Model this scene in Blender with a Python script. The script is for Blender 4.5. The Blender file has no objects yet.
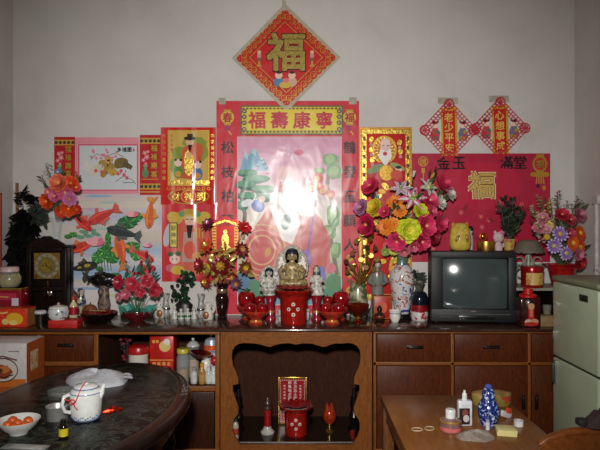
import bpy, bmesh, math, random
from mathutils import Vector, Matrix
R = random.Random(7)
PI = math.pi
FPX = 580.0            # focal length in pixels of the 600 px wide picture
CZ = 1.485             # eye height
YW = 3.99              # back wall
TOP = 0.867            # sideboard top height
scene = bpy.context.scene
COL = scene.collection

def lin(c):
    c = c / 255.0
    return c / 12.92 if c <= 0.04045 else ((c + 0.055) / 1.055) ** 2.4
def L3(rgb): return (lin(rgb[0]), lin(rgb[1]), lin(rgb[2]))
def sc(Y): return Y / FPX
def at(px, Y, z=TOP): return Vector(((px - 300) / FPX * Y, Y, z))
def P(px, py, Y): return Vector(((px - 300) / FPX * Y, Y, CZ - (py - 225) / FPX * Y))
def zof(py, Y): return CZ - (py - 225) / FPX * Y

# ------------------------------------------------------------------ materials
_M = {}
def new_mat(name):
    m = bpy.data.materials.new(name); m.use_nodes = True
    nt = m.node_tree; b = nt.nodes['Principled BSDF']
    return m, nt, b
def coords(nt, scale=(1, 1, 1), rot=(0, 0, 0)):
    tc = nt.nodes.new('ShaderNodeTexCoord'); mp = nt.nodes.new('ShaderNodeMapping')
    mp.inputs['Scale'].default_value = scale; mp.inputs['Rotation'].default_value = rot
    nt.links.new(tc.outputs['Object'], mp.inputs['Vector'])
    return mp.outputs['Vector']
def ramp(nt, fac, stops):
    r = nt.nodes.new('ShaderNodeValToRGB')
    el = r.color_ramp.elements
    while len(el) < len(stops): el.new(0.5)
    for e, (p, c) in zip(el, stops):
        e.position = p; e.color = (*L3(c), 1)
    nt.links.new(fac, r.inputs['Fac'])
    return r.outputs['Color']
def noise(nt, vec, scale, detail=3, dist=0.0, rough=0.5):
    n = nt.nodes.new('ShaderNodeTexNoise')
    n.inputs['Scale'].default_value = scale; n.inputs['Detail'].default_value = detail
    n.inputs['Distortion'].default_value = dist; n.inputs['Roughness'].default_value = rough
    nt.links.new(vec, n.inputs['Vector'])
    return n.outputs['Fac']
def bump(nt, b, fac, strength, dist=0.01):
    n = nt.nodes.new('ShaderNodeBump'); n.inputs['Strength'].default_value = strength
    n.inputs['Distance'].default_value = dist
    nt.links.new(fac, n.inputs['Height']); nt.links.new(n.outputs['Normal'], b.inputs['Normal'])

def mat(rgb, rough=0.5, metal=0.0, var=0.12, nscale=40, coat=0.0):
    """plain surface with a little procedural variation"""
    k = ('p', tuple(rgb), rough, metal, var, nscale, coat)
    if k in _M: return _M[k]
    m, nt, b = new_mat('surface_%d_%d_%d' % tuple(int(x) for x in rgb))
    lo = tuple(max(0, c * (1 - var)) for c in rgb); hi = tuple(min(255, c * (1 + var * .4)) for c in rgb)
    f = noise(nt, coords(nt), nscale, 2)
    nt.links.new(ramp(nt, f, [(0.3, lo), (0.7, hi)]), b.inputs['Base Color'])
    b.inputs['Roughness'].default_value = rough; b.inputs['Metallic'].default_value = metal
    if coat: b.inputs['Coat Weight'].default_value = coat; b.inputs['Coat Roughness'].default_value = 0.08
    _M[k] = m; return m
def foil(rgb, rough=0.22, scale=160, strength=0.5):
    k = ('f', tuple(rgb), rough, scale, strength)
    if k in _M: return _M[k]
    m, nt, b = new_mat('foil_%d_%d_%d' % tuple(rgb))
    v = coords(nt)
    f = noise(nt, v, scale, 3)
    nt.links.new(ramp(nt, f, [(0.35, tuple(c * .75 for c in rgb)), (0.65, rgb)]), b.inputs['Base Color'])
    b.inputs['Roughness'].default_value = rough; b.inputs['Metallic'].default_value = 0.9
    bump(nt, b, f, strength, 0.004)
    _M[k] = m; return m
def wood(dark, light, scale=(1, 1, 1), rough=0.35, ring=14, coat=0.0):
    """grain runs along the axis whose scale is small"""
    k = ('w', tuple(dark), tuple(light), scale, rough, ring, coat)
    if k in _M: return _M[k]
    m, nt, b = new_mat('wood_%d_%d_%d' % tuple(light))
    v = coords(nt, scale)
    f = noise(nt, v, ring, 6, 1.6, 0.6)
    nt.links.new(ramp(nt, f, [(0.32, dark), (0.5, tuple((a + c) / 2 for a, c in zip(dark, light))), (0.72, light)]), b.inputs['Base Color'])
    b.inputs['Roughness'].default_value = rough; b.inputs['Specular IOR Level'].default_value = .18
    if coat: b.inputs['Coat Weight'].default_value = coat; b.inputs['Coat Roughness'].default_value = 0.1
    bump(nt, b, f, 0.08, 0.003)
    _M[k] = m; return m
def glass(rgb=(235, 240, 238), rough=0.03, ior=1.45):
    k = ('g', tuple(rgb), rough)
    if k in _M: return _M[k]
    m, nt, b = new_mat('glass_%d_%d_%d' % tuple(rgb))
    b.inputs['Base Color'].default_value = (*L3(rgb), 1)
    b.inputs['Alpha'].default_value = 0.09
    b.inputs['Roughness'].default_value = rough; b.inputs['IOR'].default_value = ior
    _M[k] = m; return m
def speckle(base, spots, scale=60, lo=.5, hi=.56, rough=0.2, mid=None):
    """glazed pottery with painted marks"""
    k = ('s', tuple(base), tuple(spots), scale, lo, hi, rough)
    if k in _M: return _M[k]
    m, nt, b = new_mat('glaze_%d_%d_%d' % tuple(base))
    f = noise(nt, coords(nt), scale, 2, 0.8)
    nt.links.new(ramp(nt, f, [(lo, base), (hi, spots)]), b.inputs['Base Color'])
    b.inputs['Roughness'].default_value = rough
    _M[k] = m; return m
def print_mat(rough=0.45, gloss=0.55, key='print'):
    k = ('print', rough, gloss, key)
    if k in _M: return _M[k]
    m, nt, b = new_mat('printed_paper')
    a = nt.nodes.new('ShaderNodeVertexColor'); a.layer_name = 'Col'
    nt.links.new(a.outputs['Color'], b.inputs['Base Color'])
    b.inputs['Roughness'].default_value = rough
    b.inputs['Coat Weight'].default_value = gloss; b.inputs['Coat Roughness'].default_value = 0.15 if key == 'wavy' else 0.24
    b.inputs['Specular IOR Level'].default_value = 0.25
    wavy = key == 'wavy'
    v = coords(nt, (9, 9, 1.2) if wavy else (6, 6, 4))
    bump(nt, b, noise(nt, v, 1.0, 1 if wavy else 2, 0.4), 0.6 if wavy else 0.16, 0.05)
    n = [x for x in nt.nodes if x.type == 'BUMP'][0]
    nt.links.new(n.outputs['Normal'], b.inputs['Coat Normal'])
    _M[k] = m; return m

# ------------------------------------------------------------------ geometry collector
class G:
    def __init__(s):
        s.v = []; s.f = []; s.m = []; s.sm = []; s.c = []; s.mats = []
    def mi(s, m):
        if m not in s.mats: s.mats.append(m)
        return s.mats.index(m)
    def add(s, vs, fs, m, smooth=True, M=None, col=None):
        b = len(s.v); i = s.mi(m)
        for p in vs:
            p = Vector(p)
            s.v.append(M @ p if M is not None else p)
        for f in fs:
            s.f.append([b + k for k in f]); s.m.append(i); s.sm.append(smooth); s.c.append(col)
        return s
    def box(s, c, d, m, bev=0.0, M=None, seg=2, smooth=None):
        bm = bmesh.new(); bmesh.ops.create_cube(bm, size=1)
        for v in bm.verts: v.co = Vector((v.co.x * d[0], v.co.y * d[1], v.co.z * d[2]))
        if bev > 0:
            bmesh.ops.bevel(bm, geom=bm.edges[:], offset=min(bev, min(d) * .45), segments=seg, affect='EDGES', profile=.5)
        for v in bm.verts: v.co += Vector(c)
        bm.verts.index_update()
        s.add([v.co.copy() for v in bm.verts], [[v.index for v in f.verts] for f in bm.faces], m, bev > 0, M)
        bm.free(); return s
    def lathe(s, prof, m, n=24, M=None, sx=1, sy=1, c=(0, 0, 0)):
        vs = []; fs = []; idx = []
        for r, z in prof:
            if r < 1e-6:
                idx.append([len(vs)]); vs.append((c[0], c[1], c[2] + z))
            else:
                row = []
                for k in range(n):
                    a = 2 * PI * k / n
                    row.append(len(vs)); vs.append((c[0] + r * sx * math.cos(a), c[1] + r * sy * math.sin(a), c[2] + z))
                idx.append(row)
        for A, B in zip(idx[:-1], idx[1:]):
            for k in range(n):
                k2 = (k + 1) % n
                if len(A) == 1 and len(B) == 1: break
                if len(A) == 1: fs.append([A[0], B[k], B[k2]])
                elif len(B) == 1: fs.append([A[k], B[0], A[k2]])
                else: fs.append([A[k], B[k], B[k2], A[k2]])
        return s.add(vs, fs, m, True, M)
    def ell(s, c, r, m, n=14, M=None):
        if not hasattr(r, '__len__'): r = (r, r, r)
        k = max(6, n // 2)
        prof = [(math.sin(PI * i / k), -math.cos(PI * i / k)) for i in range(k + 1)]
        prof[0] = (0, -1); prof[-1] = (0, 1)
        T = Matrix.Translation(Vector(c)) @ Matrix.Diagonal((r[0], r[1], r[2], 1))
        return s.lathe(prof, m, n, (M @ T) if M is not None else T)
    def tube(s, pts, r, m, n=7, M=None, cap=True):
        pts = [Vector(p) for p in pts]; q = len(pts)
        rs = r if hasattr(r, '__len__') else [r] * q
        vs = []; fs = []
        prev = None
        for i, p in enumerate(pts):
            d = (pts[min(i + 1, q - 1)] - pts[max(i - 1, 0)])
            if d.length < 1e-9: d = Vector((0, 0, 1))
            d.normalize()
            u = prev if prev is not None else (Vector((1, 0, 0)) if abs(d.x) < .8 else Vector((0, 1, 0)))
            u = (u - d * u.dot(d)); u.normalize(); prev = u
            w = d.cross(u)
            for k in range(n):
                a = 2 * PI * k / n
                vs.append(p + (u * math.cos(a) + w * math.sin(a)) * rs[i])
        for i in range(q - 1):
            for k in range(n):
                k2 = (k + 1) % n
                fs.append([i * n + k, i * n + k2, (i + 1) * n + k2, (i + 1) * n + k])
        if cap:
            fs.append(list(range(n))[::-1]); fs.append([(q - 1) * n + k for k in range(n)])
        return s.add(vs, fs, m, True, M)
    def prism(s, poly, y0, y1, m, M=None, smooth=False):
        """outline in x,z pushed from y0 to y1"""
        n = len(poly)
        vs = [(x, y0, z) for x, z in poly] + [(x, y1, z) for x, z in poly]
        fs = [list(range(n)), [n + k for k in range(n)][::-1]]
        for k in range(n):
            k2 = (k + 1) % n
            fs.append([k, n + k, n + k2, k2])
        return s.add(vs, fs, m, smooth, M)
    def petal(s, M, Ln, W, lift, curl, m, m2=None, cup=0.0, point=0.75, rows=5):
        vs = []; fs = []; us = (-1, -.4, .4, 1)
        ms = []
        for i in range(rows + 1):
            t = i / rows
            if point <= .6: w = W / 2 * ((.3 + 1.13 * t) if t < .62 else math.sqrt(max(.05, 1 - ((t - .62) / .4) ** 2)))
            else: w = W / 2 * max(0.06, math.sin(PI * min(.97, .1 + .9 * t ** point)) ** .8)
            for u in us:
                vs.append((t * Ln, u * w, lift * t * Ln + curl * t * t * Ln + cup * u * u * w))
        a, b2 = [], []
        for i in range(rows):
            for k in range(3):
                q = [i * 4 + k, i * 4 + k + 1, (i + 1) * 4 + k + 1, (i + 1) * 4 + k]
                (b2 if (k == 1 and m2) else a).append(q)
        s.add(vs, a, m, True, M)
        if b2: s.add(vs, b2, m2, True, M)
        return s
    def build(s, name, parent=None, loc=None, rotz=0, kind=None, recalc=True):
        me = bpy.data.meshes.new(name)
        me.from_pydata([tuple(v) for v in s.v], [], s.f)
        for m in s.mats: me.materials.append(m)
        for p, i, sm in zip(me.polygons, s.m, s.sm):
            p.material_index = i; p.use_smooth = sm
        if any(c is not None for c in s.c):
            ca = me.color_attributes.new('Col', 'FLOAT_COLOR', 'CORNER')
            for p, c in zip(me.polygons, s.c):
                cc = (*L3(c or (255, 255, 255)), 1)
                for li in p.loop_indices: ca.data[li].color = cc
        if recalc:
            bm = bmesh.new(); bm.from_mesh(me)
            bmesh.ops.recalc_face_normals(bm, faces=bm.faces[:])
            bm.to_mesh(me); bm.free()
        if any(s.sm): me.set_sharp_from_angle(angle=math.radians(42))
        me.update()
        o = bpy.data.objects.new(name, me); COL.objects.link(o)
        if parent is not None: o.parent = parent
        if loc is not None: o.location = loc
        if rotz: o.rotation_euler = (0, 0, rotz)
        if kind: o['kind'] = kind
        return o

def tag(o, label, cat, group=None):
    o['label'] = label; o['category'] = cat; o['kind'] = 'thing'
    if group: o['group'] = group
    return o
def thing(name, label, cat, loc, rotz=0, group=None):
    o = bpy.data.objects.new(name, None); COL.objects.link(o)
    o.empty_display_size = .05
    o.location = loc; o.rotation_euler = (0, 0, rotz)
    return tag(o, label, cat, group)
def copy_tree(o, loc, label=None, rotz=None, group=None):
    c = o.copy(); COL.objects.link(c); c.location = loc
    if label: c['label'] = label
    if rotz is not None: c.rotation_euler = (0, 0, rotz)
    if group: c['group'] = group
    for ch in list(o.children):
        d = ch.copy(); COL.objects.link(d); d.parent = c
        for g in list(ch.children):
            e = g.copy(); COL.objects.link(e); e.parent = d
    return c
def struct(g, name):
    o = g.build(name); o['kind'] = 'structure'; return o

# ------------------------------------------------------------------ flat artwork on the wall
_GL = {}
def glyph(ch, bold=0.02):
    if (ch, bold) in _GL: return _GL[(ch, bold)]
    cu = bpy.data.curves.new('glyph', 'FONT'); cu.body = ch; cu.size = 1; cu.offset = bold; cu.resolution_u = 2
    o = bpy.data.objects.new('glyph', cu); COL.objects.link(o)
    bpy.context.view_layer.update()
    me = o.evaluated_get(bpy.context.evaluated_depsgraph_get()).to_mesh()
    vs = [(v.co.x, v.co.y) for v in me.vertices]; fs = [list(p.vertices) for p in me.polygons]
    o.to_mesh_clear()
    bpy.data.objects.remove(o); bpy.data.curves.remove(cu)
    if vs:
        xs = [v[0] for v in vs]; ys = [v[1] for v in vs]
        cx, cy = (min(xs) + max(xs)) / 2, (min(ys) + max(ys)) / 2
        d = max(max(xs) - min(xs), max(ys) - min(ys)) or 1
        vs = [((x - cx) / d, (y - cy) / d) for x, y in vs]
    _GL[(ch, bold)] = (vs, fs)
    return vs, fs

class Art:
    """printed sheet standing in a plane facing the room; drawing coordinates (x right, y down) map onto the plane"""
    def __init__(s, fx, fz, y, m=None, step=0.00012):
        s.g = G(); s.fx = fx; s.fz = fz; s.y = y; s.k = 0; s.step = step; s.m = m or print_mat()
    def raw(s, pts2, faces, col, m=None):
        s.k += 1
        y = s.y - s.k * s.step
        s.g.add([(s.fx(x), y, s.fz(yy)) for x, yy in pts2], faces, m or s.m, False, None, col)
        return s
    def poly(s, pts, col, m=None): return s.raw(pts, [list(range(len(pts)))], col, m)
    def rect(s, x0, y0, x1, y1, col, m=None): return s.poly([(x0, y0), (x1, y0), (x1, y1), (x0, y1)], col, m)
    def board(s, x0, y0, x1, y1, col, th=0.002):
        s.g.box(((s.fx(x0) + s.fx(x1)) / 2, s.y + th / 2, (s.fz(y0) + s.fz(y1)) / 2), (abs(s.fx(x1) - s.fx(x0)), th, abs(s.fz(y1) - s.fz(y0))), s.m)
        for i in range(len(s.g.c) - 6, len(s.g.c)): s.g.c[i] = col
        return s
    def pboard(s, pts, col, th=0.002):
        n0 = len(s.g.c)
        s.g.prism([(s.fx(x), s.fz(y)) for x, y in pts], s.y, s.y + th, s.m)
        for i in range(n0, len(s.g.c)): s.g.c[i] = col
        return s
    def grad(s, x0, y0, x1, y1, cols, n=18):
        s.k += 1; y = s.y - s.k * s.step
        for i in range(n):
            t = (i + .5) / n * (len(cols) - 1); a = int(t); u = t - a
            c = tuple(p * (1 - u) + q * u for p, q in zip(cols[a], cols[min(a + 1, len(cols) - 1)]))
            ya = y0 + (y1 - y0) * i / n; yb = y0 + (y1 - y0) * (i + 1) / n
            s.g.add([(s.fx(x), y, s.fz(q)) for x, q in ((x0, ya), (x1, ya), (x1, yb), (x0, yb))], [[0, 1, 2, 3]], s.m, False, None, c)
        return s
    def ell(s, cx, cy, rx, ry, col, rot=0, n=18, m=None, wob=0):
        pts = []
        for k in range(n):
            a = 2 * PI * k / n; q = 1 + (R.uniform(-wob, wob) if wob else 0)
            x, y = rx * q * math.cos(a), ry * q * math.sin(a)
            pts.append((cx + x * math.cos(rot) - y * math.sin(rot), cy + x * math.sin(rot) + y * math.cos(rot)))
        return s.poly(pts, col, m)
    def line(s, pts, w, col, m=None):
        vs = []; n = len(pts)
        for i, (x, y) in enumerate(pts):
            ax, ay = pts[max(i - 1, 0)]; bx, by = pts[min(i + 1, n - 1)]
            dx, dy = bx - ax, by - ay; l = math.hypot(dx, dy) or 1
            vs.append((x - dy / l * w / 2, y + dx / l * w / 2)); vs.append((x + dy / l * w / 2, y - dx / l * w / 2))
        return s.raw(vs, [[2 * i, 2 * i + 1, 2 * i + 3, 2 * i + 2] for i in range(n - 1)], col, m)
    def frame(s, x0, y0, x1, y1, w, col, m=None):
        s.k += 1; k = s.k
        for q in ((x0, y0, x1, y0 + w), (x0, y1 - w, x1, y1), (x0, y0 + w, x0 + w, y1 - w), (x1 - w, y0 + w, x1, y1 - w)):
            s.k = k - 1; s.rect(*q, col, m)
        return s
    def ring(s, cx, cy, r, w, col, n=18, m=None, ry=None):
        ry = ry or r
        vs = []
        for k in range(n):
            a = 2 * PI * k / n
            vs += [(cx + r * math.cos(a), cy + ry * math.sin(a)), (cx + (r - w) * math.cos(a), cy + (ry - w) * math.sin(a))]
        return s.raw(vs, [[2 * k, 2 * k + 1, (2 * k + 3) % (2 * n), (2 * k + 2) % (2 * n)] for k in range(n)], col, m)
    def text(s, ch, cx, cy, size, col, m=None, bold=0.02, sx=1.0):
        vs, fs = glyph(ch, 0)
        q = bold * .6
        for dx, dy in (((-q, -q), (q, -q), (-q, q), (q, q)) if bold > .012 else ((0, 0),)):
            s.raw([(cx + (x + dx) * size * sx, cy - (y + dy) * size) for x, y in vs], fs, col, m); s.k -= .75
        s.k = math.ceil(s.k + .5)
        return s
    def vtext(s, st, cx, y0, dy, size, col, m=None, bold=0.02):
        for i, ch in enumerate(st): s.text(ch, cx, y0 + i * dy, size, col, m, bold)
        return s
    def htext(s, st, x0, cy, dx, size, col, m=None, bold=0.02):
        for i, ch in enumerate(st): s.text(ch, x0 + i * dx, cy, size, col, m, bold)
        return s
    def blossom(s, cx, cy, r, col, mid, n=5):
        for k in range(n):
            a = 2 * PI * k / n + .3
            s.ell(cx + math.cos(a) * r * .55, cy + math.sin(a) * r * .55, r * .5, r * .38, col, a, 9)
        s.ell(cx, cy, r * .25, r * .25, mid, 0, 8)
        return s
    def fish(s, cx, cy, ln, ang, col, fin, spot=None):
        ca, sa = math.cos(ang), math.sin(ang)
        def T(x, y): return (cx + (x * ca - y * sa) * ln, cy + (x * sa + y * ca) * ln)
        s.poly([T(-.30, 0), T(-.42, -.10), T(-.62, -.20), T(-.56, -.04), T(-.60, .06), T(-.52, .20), T(-.40, .08)], fin)
        s.poly([T(.22, -.08), T(.05, -.30), T(-.02, -.26), T(.04, -.10)], fin)
        s.poly([T(.22, .08), T(.08, .30), T(.0, .27), T(.05, .10)], fin)
        s.poly([T(.5, 0), T(.44, -.09), T(.3, -.14), T(.1, -.16), T(-.1, -.12), T(-.28, -.06), T(-.40, -.03), T(-.40, .04), T(-.25, .09), T(0, .14), T(.2, .15), T(.4, .1)], col)
        s.poly([T(.12, -.15), T(.0, -.22), T(-.2, -.16), T(-.16, -.1)], fin)
        if spot:
            s.ell(*T(.12, -.02), .12 * ln, .06 * ln, spot, ang, 10); s.ell(*T(-.15, .01), .08 * ln, .045 * ln, spot, ang, 10)
        s.ell(*T(.40, -.03), .022 * ln, .022 * ln, (30, 20, 20), 0, 8)
        s.line([T(.27, -.12), T(.24, 0), T(.27, .12)], .015 * ln, fin)
        lt = tuple(min(255, c * 1.18 + 8) for c in col); dk = tuple(c * .78 for c in col)
        s.poly([T(.4, .06), T(.1, .12), T(-.25, .07), T(-.25, .04), T(.1, .05), T(.38, .03)], lt)
        for i in range(4):
            for j in range(-1, 2): s.ring(*T(.14 - .1 * i, .045 * j - .02), .03 * ln, .007 * ln, dk, 8)
        for q in (-.12, -.02, .1): s.line([T(-.4, q * .3), T(-.57, q * 1.3)], .012 * ln, dk)
        return s
    def leafpad(s, cx, cy, rx, ry, col, vein):
        dk = tuple(c * .72 for c in col); lt = tuple(min(255, c * 1.3 + 10) for c in col)
        s.ell(cx, cy + .4, rx, ry, dk, 0, 20, None, .12)
        for k in range(9):
            a = 2 * PI * k / 9 + cx
            s.poly([(cx, cy), (cx + rx * .9 * math.cos(a - .2), cy + ry * .9 * math.sin(a - .2)), (cx + rx * .98 * math.cos(a), cy + ry * .98 * math.sin(a)), (cx + rx * .9 * math.cos(a + .2), cy + ry * .9 * math.sin(a + .2))], lt if k % 2 else col)
            s.line([(cx, cy), (cx + rx * .85 * math.cos(a + .35), cy + ry * .85 * math.sin(a + .35))], .4, vein)
        return s
    def lotus(s, cx, cy, r, col, mid):
        for k, a in enumerate((-1.2, 1.2, -.7, .7, 0)):
            s.ell(cx + math.sin(a) * r * .55, cy - math.cos(a) * r * .4, r * .28, r * .62, col if k % 2 else mid, a, 10)
        return s
    def child(s, cx, cy, h, robe, hair=(25, 20, 20), robe2=None):
        """small printed folk-art child standing, cy = feet"""
        s.poly([(cx - h * .2, cy), (cx - h * .24, cy - h * .35), (cx - h * .12, cy - h * .62), (cx + h * .12, cy - h * .62), (cx + h * .24, cy - h * .35), (cx + h * .2, cy)], robe)
        s.rect(cx - h * .16, cy - h * .2, cx + h * .16, cy, robe2 or (110, 130, 110))
        s.ell(cx + h * .14, cy - h * .4, h * .12, h * .09, robe2 or (215, 170, 60), .5, 10)
        s.ell(cx, cy - h * .76, h * .15, h * .16, (240, 205, 180), 0, 14)
        s.ell(cx, cy - h * .88, h * .14, h * .07, hair, 0, 12)
        s.ell(cx - h * .13, cy - h * .93, h * .05, h * .05, hair, 0, 8); s.ell(cx + h * .13, cy - h * .93, h * .05, h * .05, hair, 0, 8)
        return s
    def build(s, name, parent=None): return s.g.build(name, parent, recalc=False)

def wall_art(d, m=None):
    """artwork plane a little in front of the back wall, drawn in picture-scale units"""
    Y = YW - d
    return Art(lambda x: (x - 300) / FPX * YW, lambda y: CZ - (y - 225) / FPX * YW, Y, m)

# ------------------------------------------------------------------ flowers
def orient(pos, direction):
    q = Vector(direction).normalized().to_track_quat('Z', 'Y')
    return Matrix.Translation(Vector(pos)) @ q.to_matrix().to_4x4()
def flower(g, kind, M, r, c1, c2, c3=None):
    m1 = mat(c1, .55, 0, .18, 90); m2 = mat(c2, .55, 0, .15, 90)
    def ring(n, Ln, W, lift, curl, a0=0, ma=m1, mb=None, cup=.1, point=.75):
        for k in range(n):
            g.petal(M @ Matrix.Rotation(2 * PI * k / n + a0 + R.uniform(-.08, .08), 4, 'Z'), Ln * R.uniform(.92, 1.06), W, lift, curl, ma, mb, cup, point)
    if kind == 'daisy':
        ring(13, r, r * .5, .12, -.05, 0, m1, mat(c3, .55) if c3 else None, .1, .6)
        ring(11, r * .72, r * .4, .35, .0, .2, m1, None, .1, .6)
        g.ell((0, 0, r * .12), (r * .3, r * .3, r * .2), m2, 12, M)
    elif kind == 'peony':
        r = r * 1.08
        ring(8, r, r * .8, .2, .1, 0, m1, None, .25, .6)
        ring(8, r * .85, r * .75, .55, .25, .35, m1, mat(c3, .55) if c3 else None, .25, .6)
        ring(7, r * .62, r * .6, 1.0, .3, .1, m1, None, .2, .6)
        ring(5, r * .4, r * .45, 1.7, .2, .5, mat(c3 or c1, .55), None, .2, .6)
        g.ell((0, 0, r * .35), (r * .14, r * .14, r * .25), m2, 10, M)
    elif kind == 'lily':
        mc = mat(c3, .5) if c3 else None
        ring(3, r * 1.1, r * .42, .35, -.22, 0, m1, mc, .15, .8)
        ring(3, r * 1.1, r * .5, .28, -.22, PI / 3, m1, mc, .15, .8)
        g.ell((0, 0, r * .1), (r * .16, r * .16, r * .12), m2, 10, M)
        for k in range(5):
            a = k * 1.257
            g.tube([(0, 0, 0), (math.cos(a) * r * .12, math.sin(a) * r * .12, r * .35), (math.cos(a) * r * .2, math.sin(a) * r * .2, r * .55)], r * .025, m2, 5, M)
    elif kind == 'bud':
        for k in range(4):
            g.petal(M @ Matrix.Rotation(k * PI / 2, 4, 'Z') @ Matrix.Rotation(-1.3, 4, 'Y'), r * 1.5, r * .6, .05, -.05, m1, None, .3, .8)
        g.ell((0, 0, r * .7), (r * .25, r * .25, r * .7), m1, 10, M)
    elif kind == 'pinwheel':
        f1 = mat(tuple(min(255, c * 1.25 + 14) for c in c1), .25, .3, .25, 160); f2 = mat(c2, .28, .4, .2, 160)
        for k in range(9):
            g.petal(M @ Matrix.Rotation(2 * PI * k / 9, 4, 'Z') @ Matrix.Rotation(.35, 4, 'X'), r, r * .62, .06, .0, f1, None, .15, .7)
        for k in range(8):
            g.petal(M @ Matrix.Rotation(2 * PI * k / 8 + .2, 4, 'Z') @ Matrix.Rotation(.4, 4, 'X'), r * .42, r * .26, .5, .2, f2, None, .2, .6)
        g.ell((0, 0, r * .1), r * .13, f2, 10, M)
    elif kind == 'lotus':
        ring(5, r * 1.1, r * 1.0, .2, -.12, 0, m1, None, .15, .5)
        ring(4, r * .8, r * .7, .6, .1, .3, m1, None, .25, .5)
        g.ell((0, 0, r * .3), (r * .12, r * .12, r * .3), m2, 9, M)
    elif kind == 'sprig':
        for k in range(9):
            t = k / 9
            p = Vector((R.uniform(-.35, .35) * r, R.uniform(-.35, .35) * r, (t * 2.0 - .8) * r))
            for j in range(4):
                g.petal(M @ Matrix.Translation(p) @ Matrix.Rotation(j * PI / 2 + k, 4, 'Z'), r * .32, r * .26, .4, .1, m1 if (k + j) % 3 else m2, None, .2, .6, 3)
        g.tube([(0, 0, -r), (0, 0, r)], r * .05, mat((60, 90, 45), .6), 5, M)
    elif kind == 'globe':
        g.ell((0, 0, 0), r, m1, 14, M); g.ell((0, 0, r * .7), r * .4, m2, 8, M)
def leaf(g, p, d, Ln, W, m, curl=-.25):
    M = orient(p, d) @ Matrix.Rotation(-PI / 2, 4, 'Y')
    g.petal(M @ Matrix.Rotation(R.uniform(-1, 1), 4, 'X'), Ln, W, .0, curl, m, None, .15, .8, 4)
def bouquet(root, mouth, Y, flist, leaves, leafcols, depth=0.09, stem=(58, 82, 40), centre=None, leafsize=(.03, .06), pname='flower'):
    """flowers given as (px, py, kind, r_px, colours...); mouth is root-local"""
    base = Vector(root.location); mouth = Vector(mouth); g = G()
    cx = sum(f[0] for f in flist) / len(flist); cy = sum(f[1] for f in flist) / len(flist)
    if centre: cx, cy = centre
    ms = mat(stem, .6)
    lms = [mat(c, .5, 0, .2) for c in leafcols]
    spots = []
    for fl in flist:
        px, py, kind, rp = fl[:4]
        r = rp * sc(Y)
        off = Vector(((px - cx), 0, -(py - cy))) * sc(Y)
        ex = abs(px - cx) / 60 + abs(py - cy) / 60
        y = Y - depth * max(0.1, 1 - ex) + R.uniform(-.02, .02)
        pos = P(px, py, y) - base
        d = Vector((off.x * 3.0, -0.62, off.z * 2.0 + .08))
        if kind in ('sprig', 'bud'): d = Vector((off.x * 2.5, -.15, .7))
        f = G(); flower(f, kind, orient(pos, d), r, *fl[4:])
        f.build(pname, root)
        mid = mouth.lerp(pos, .55) + Vector((0, .015, .02))
        g.tube([mouth + Vector((R.uniform(-.008, .008), R.uniform(-.008, .008), -.03)), mid, pos + Vector((0, .006, 0))], .0022, ms, 5)
        spots.append((pos, mid))
    g.build('stems', root)
    h = G()
    for i in range(leaves):
        pos, mid = spots[R.randrange(len(spots))]
        p = mid.lerp(pos, R.uniform(.2, 1.0)) + Vector((R.uniform(-.03, .03), R.uniform(0, .04), R.uniform(-.03, .03)))
        d = (p - mouth) + Vector((R.uniform(-.25, .25), R.uniform(-.25, .1), R.uniform(-.15, .2)))
        Ln = R.uniform(*leafsize)
        leaf(h, p, d, Ln, Ln * .42, lms[i % len(lms)])
    if leaves: h.build('foliage', root)
# ================================================================== room
def plaster():
    m, nt, b = new_mat('plaster')
    v = coords(nt)
    f = noise(nt, v, 1.6, 6, .4, .6)
    nt.links.new(ramp(nt, f, [(0.3, (192, 186, 179)), (0.5, (208, 203, 197)), (0.7, (215, 211, 206))]), b.inputs['Base Color'])
    b.inputs['Roughness'].default_value = .85
    bump(nt, b, noise(nt, v, 30, 5), .12, .01)
    return m
def floor_mat():
    m, nt, b = new_mat('worn_concrete')
    v = coords(nt)
    nt.links.new(ramp(nt, noise(nt, v, 3, 6), [(0.3, (62, 54, 48)), (0.7, (92, 82, 74))]), b.inputs['Base Color'])
    b.inputs['Roughness'].default_value = .6
    return m
XL, XR, ZC, YB = -1.974, 1.888, 3.3, -1.2
pl = plaster()
struct(G().box(((XL + XR) / 2, YW + .06, ZC / 2), (XR - XL + .24, .12, ZC), pl), 'wall_back')
struct(G().box((XL - .06, (YW + YB) / 2, ZC / 2), (.12, YW - YB, ZC), pl), 'wall_left')
struct(G().box((XR + .06, (YW + YB) / 2, ZC / 2), (.12, YW - YB, ZC), pl), 'wall_right')
struct(G().box(((XL + XR) / 2, (YW + YB) / 2, -.05), (XR - XL + .24, YW - YB + .24, .1), floor_mat()), 'floor')
struct(G().box(((XL + XR) / 2, (YW + YB) / 2, ZC + .05), (XR - XL + .24, YW - YB + .24, .1), pl), 'ceiling')

# pale conduit with a bracket on the side wall beside the fridge
t = thing('wall_conduit', 'white vertical conduit with a square cap on the side wall above the fridge', 'pipe', (XR - .016, 3.66, .9))
wm = mat((205, 200, 192), .5)
G().lathe([(0, 0), (.014, 0), (.014, .72), (0, .72)], wm, 14).build('pipe', t)
G().box((0, 0, .745), (.03, .075, .06), wm, .006).build('cap', t)
G().box((.002, 0, .3), (.022, .05, .018), mat((180, 176, 168), .5), .003).build('clip', t)
# salmon sheet on the left wall
a = Art(lambda x: x, lambda y: -y, 0)
t = thing('hanging_sheet', 'salmon orange paper sheet with red edge on the side wall by the corner', 'poster', (XL + .002, 3.62, 1.42))
g = G(); pm = print_mat()
g.box((.0015, 0, 0), (.003, .42, .55), mat((214, 120, 92), .45, 0, .08, 8)); g.build('paper', t)
g = G()
for y in (-.205, .205): g.box((.0035, y, 0), (.001, .012, .55), mat((190, 60, 48), .45))
g.box((.0035, 0, .27), (.001, .42, .012), mat((190, 60, 48), .45)); g.build('edging', t)
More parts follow.
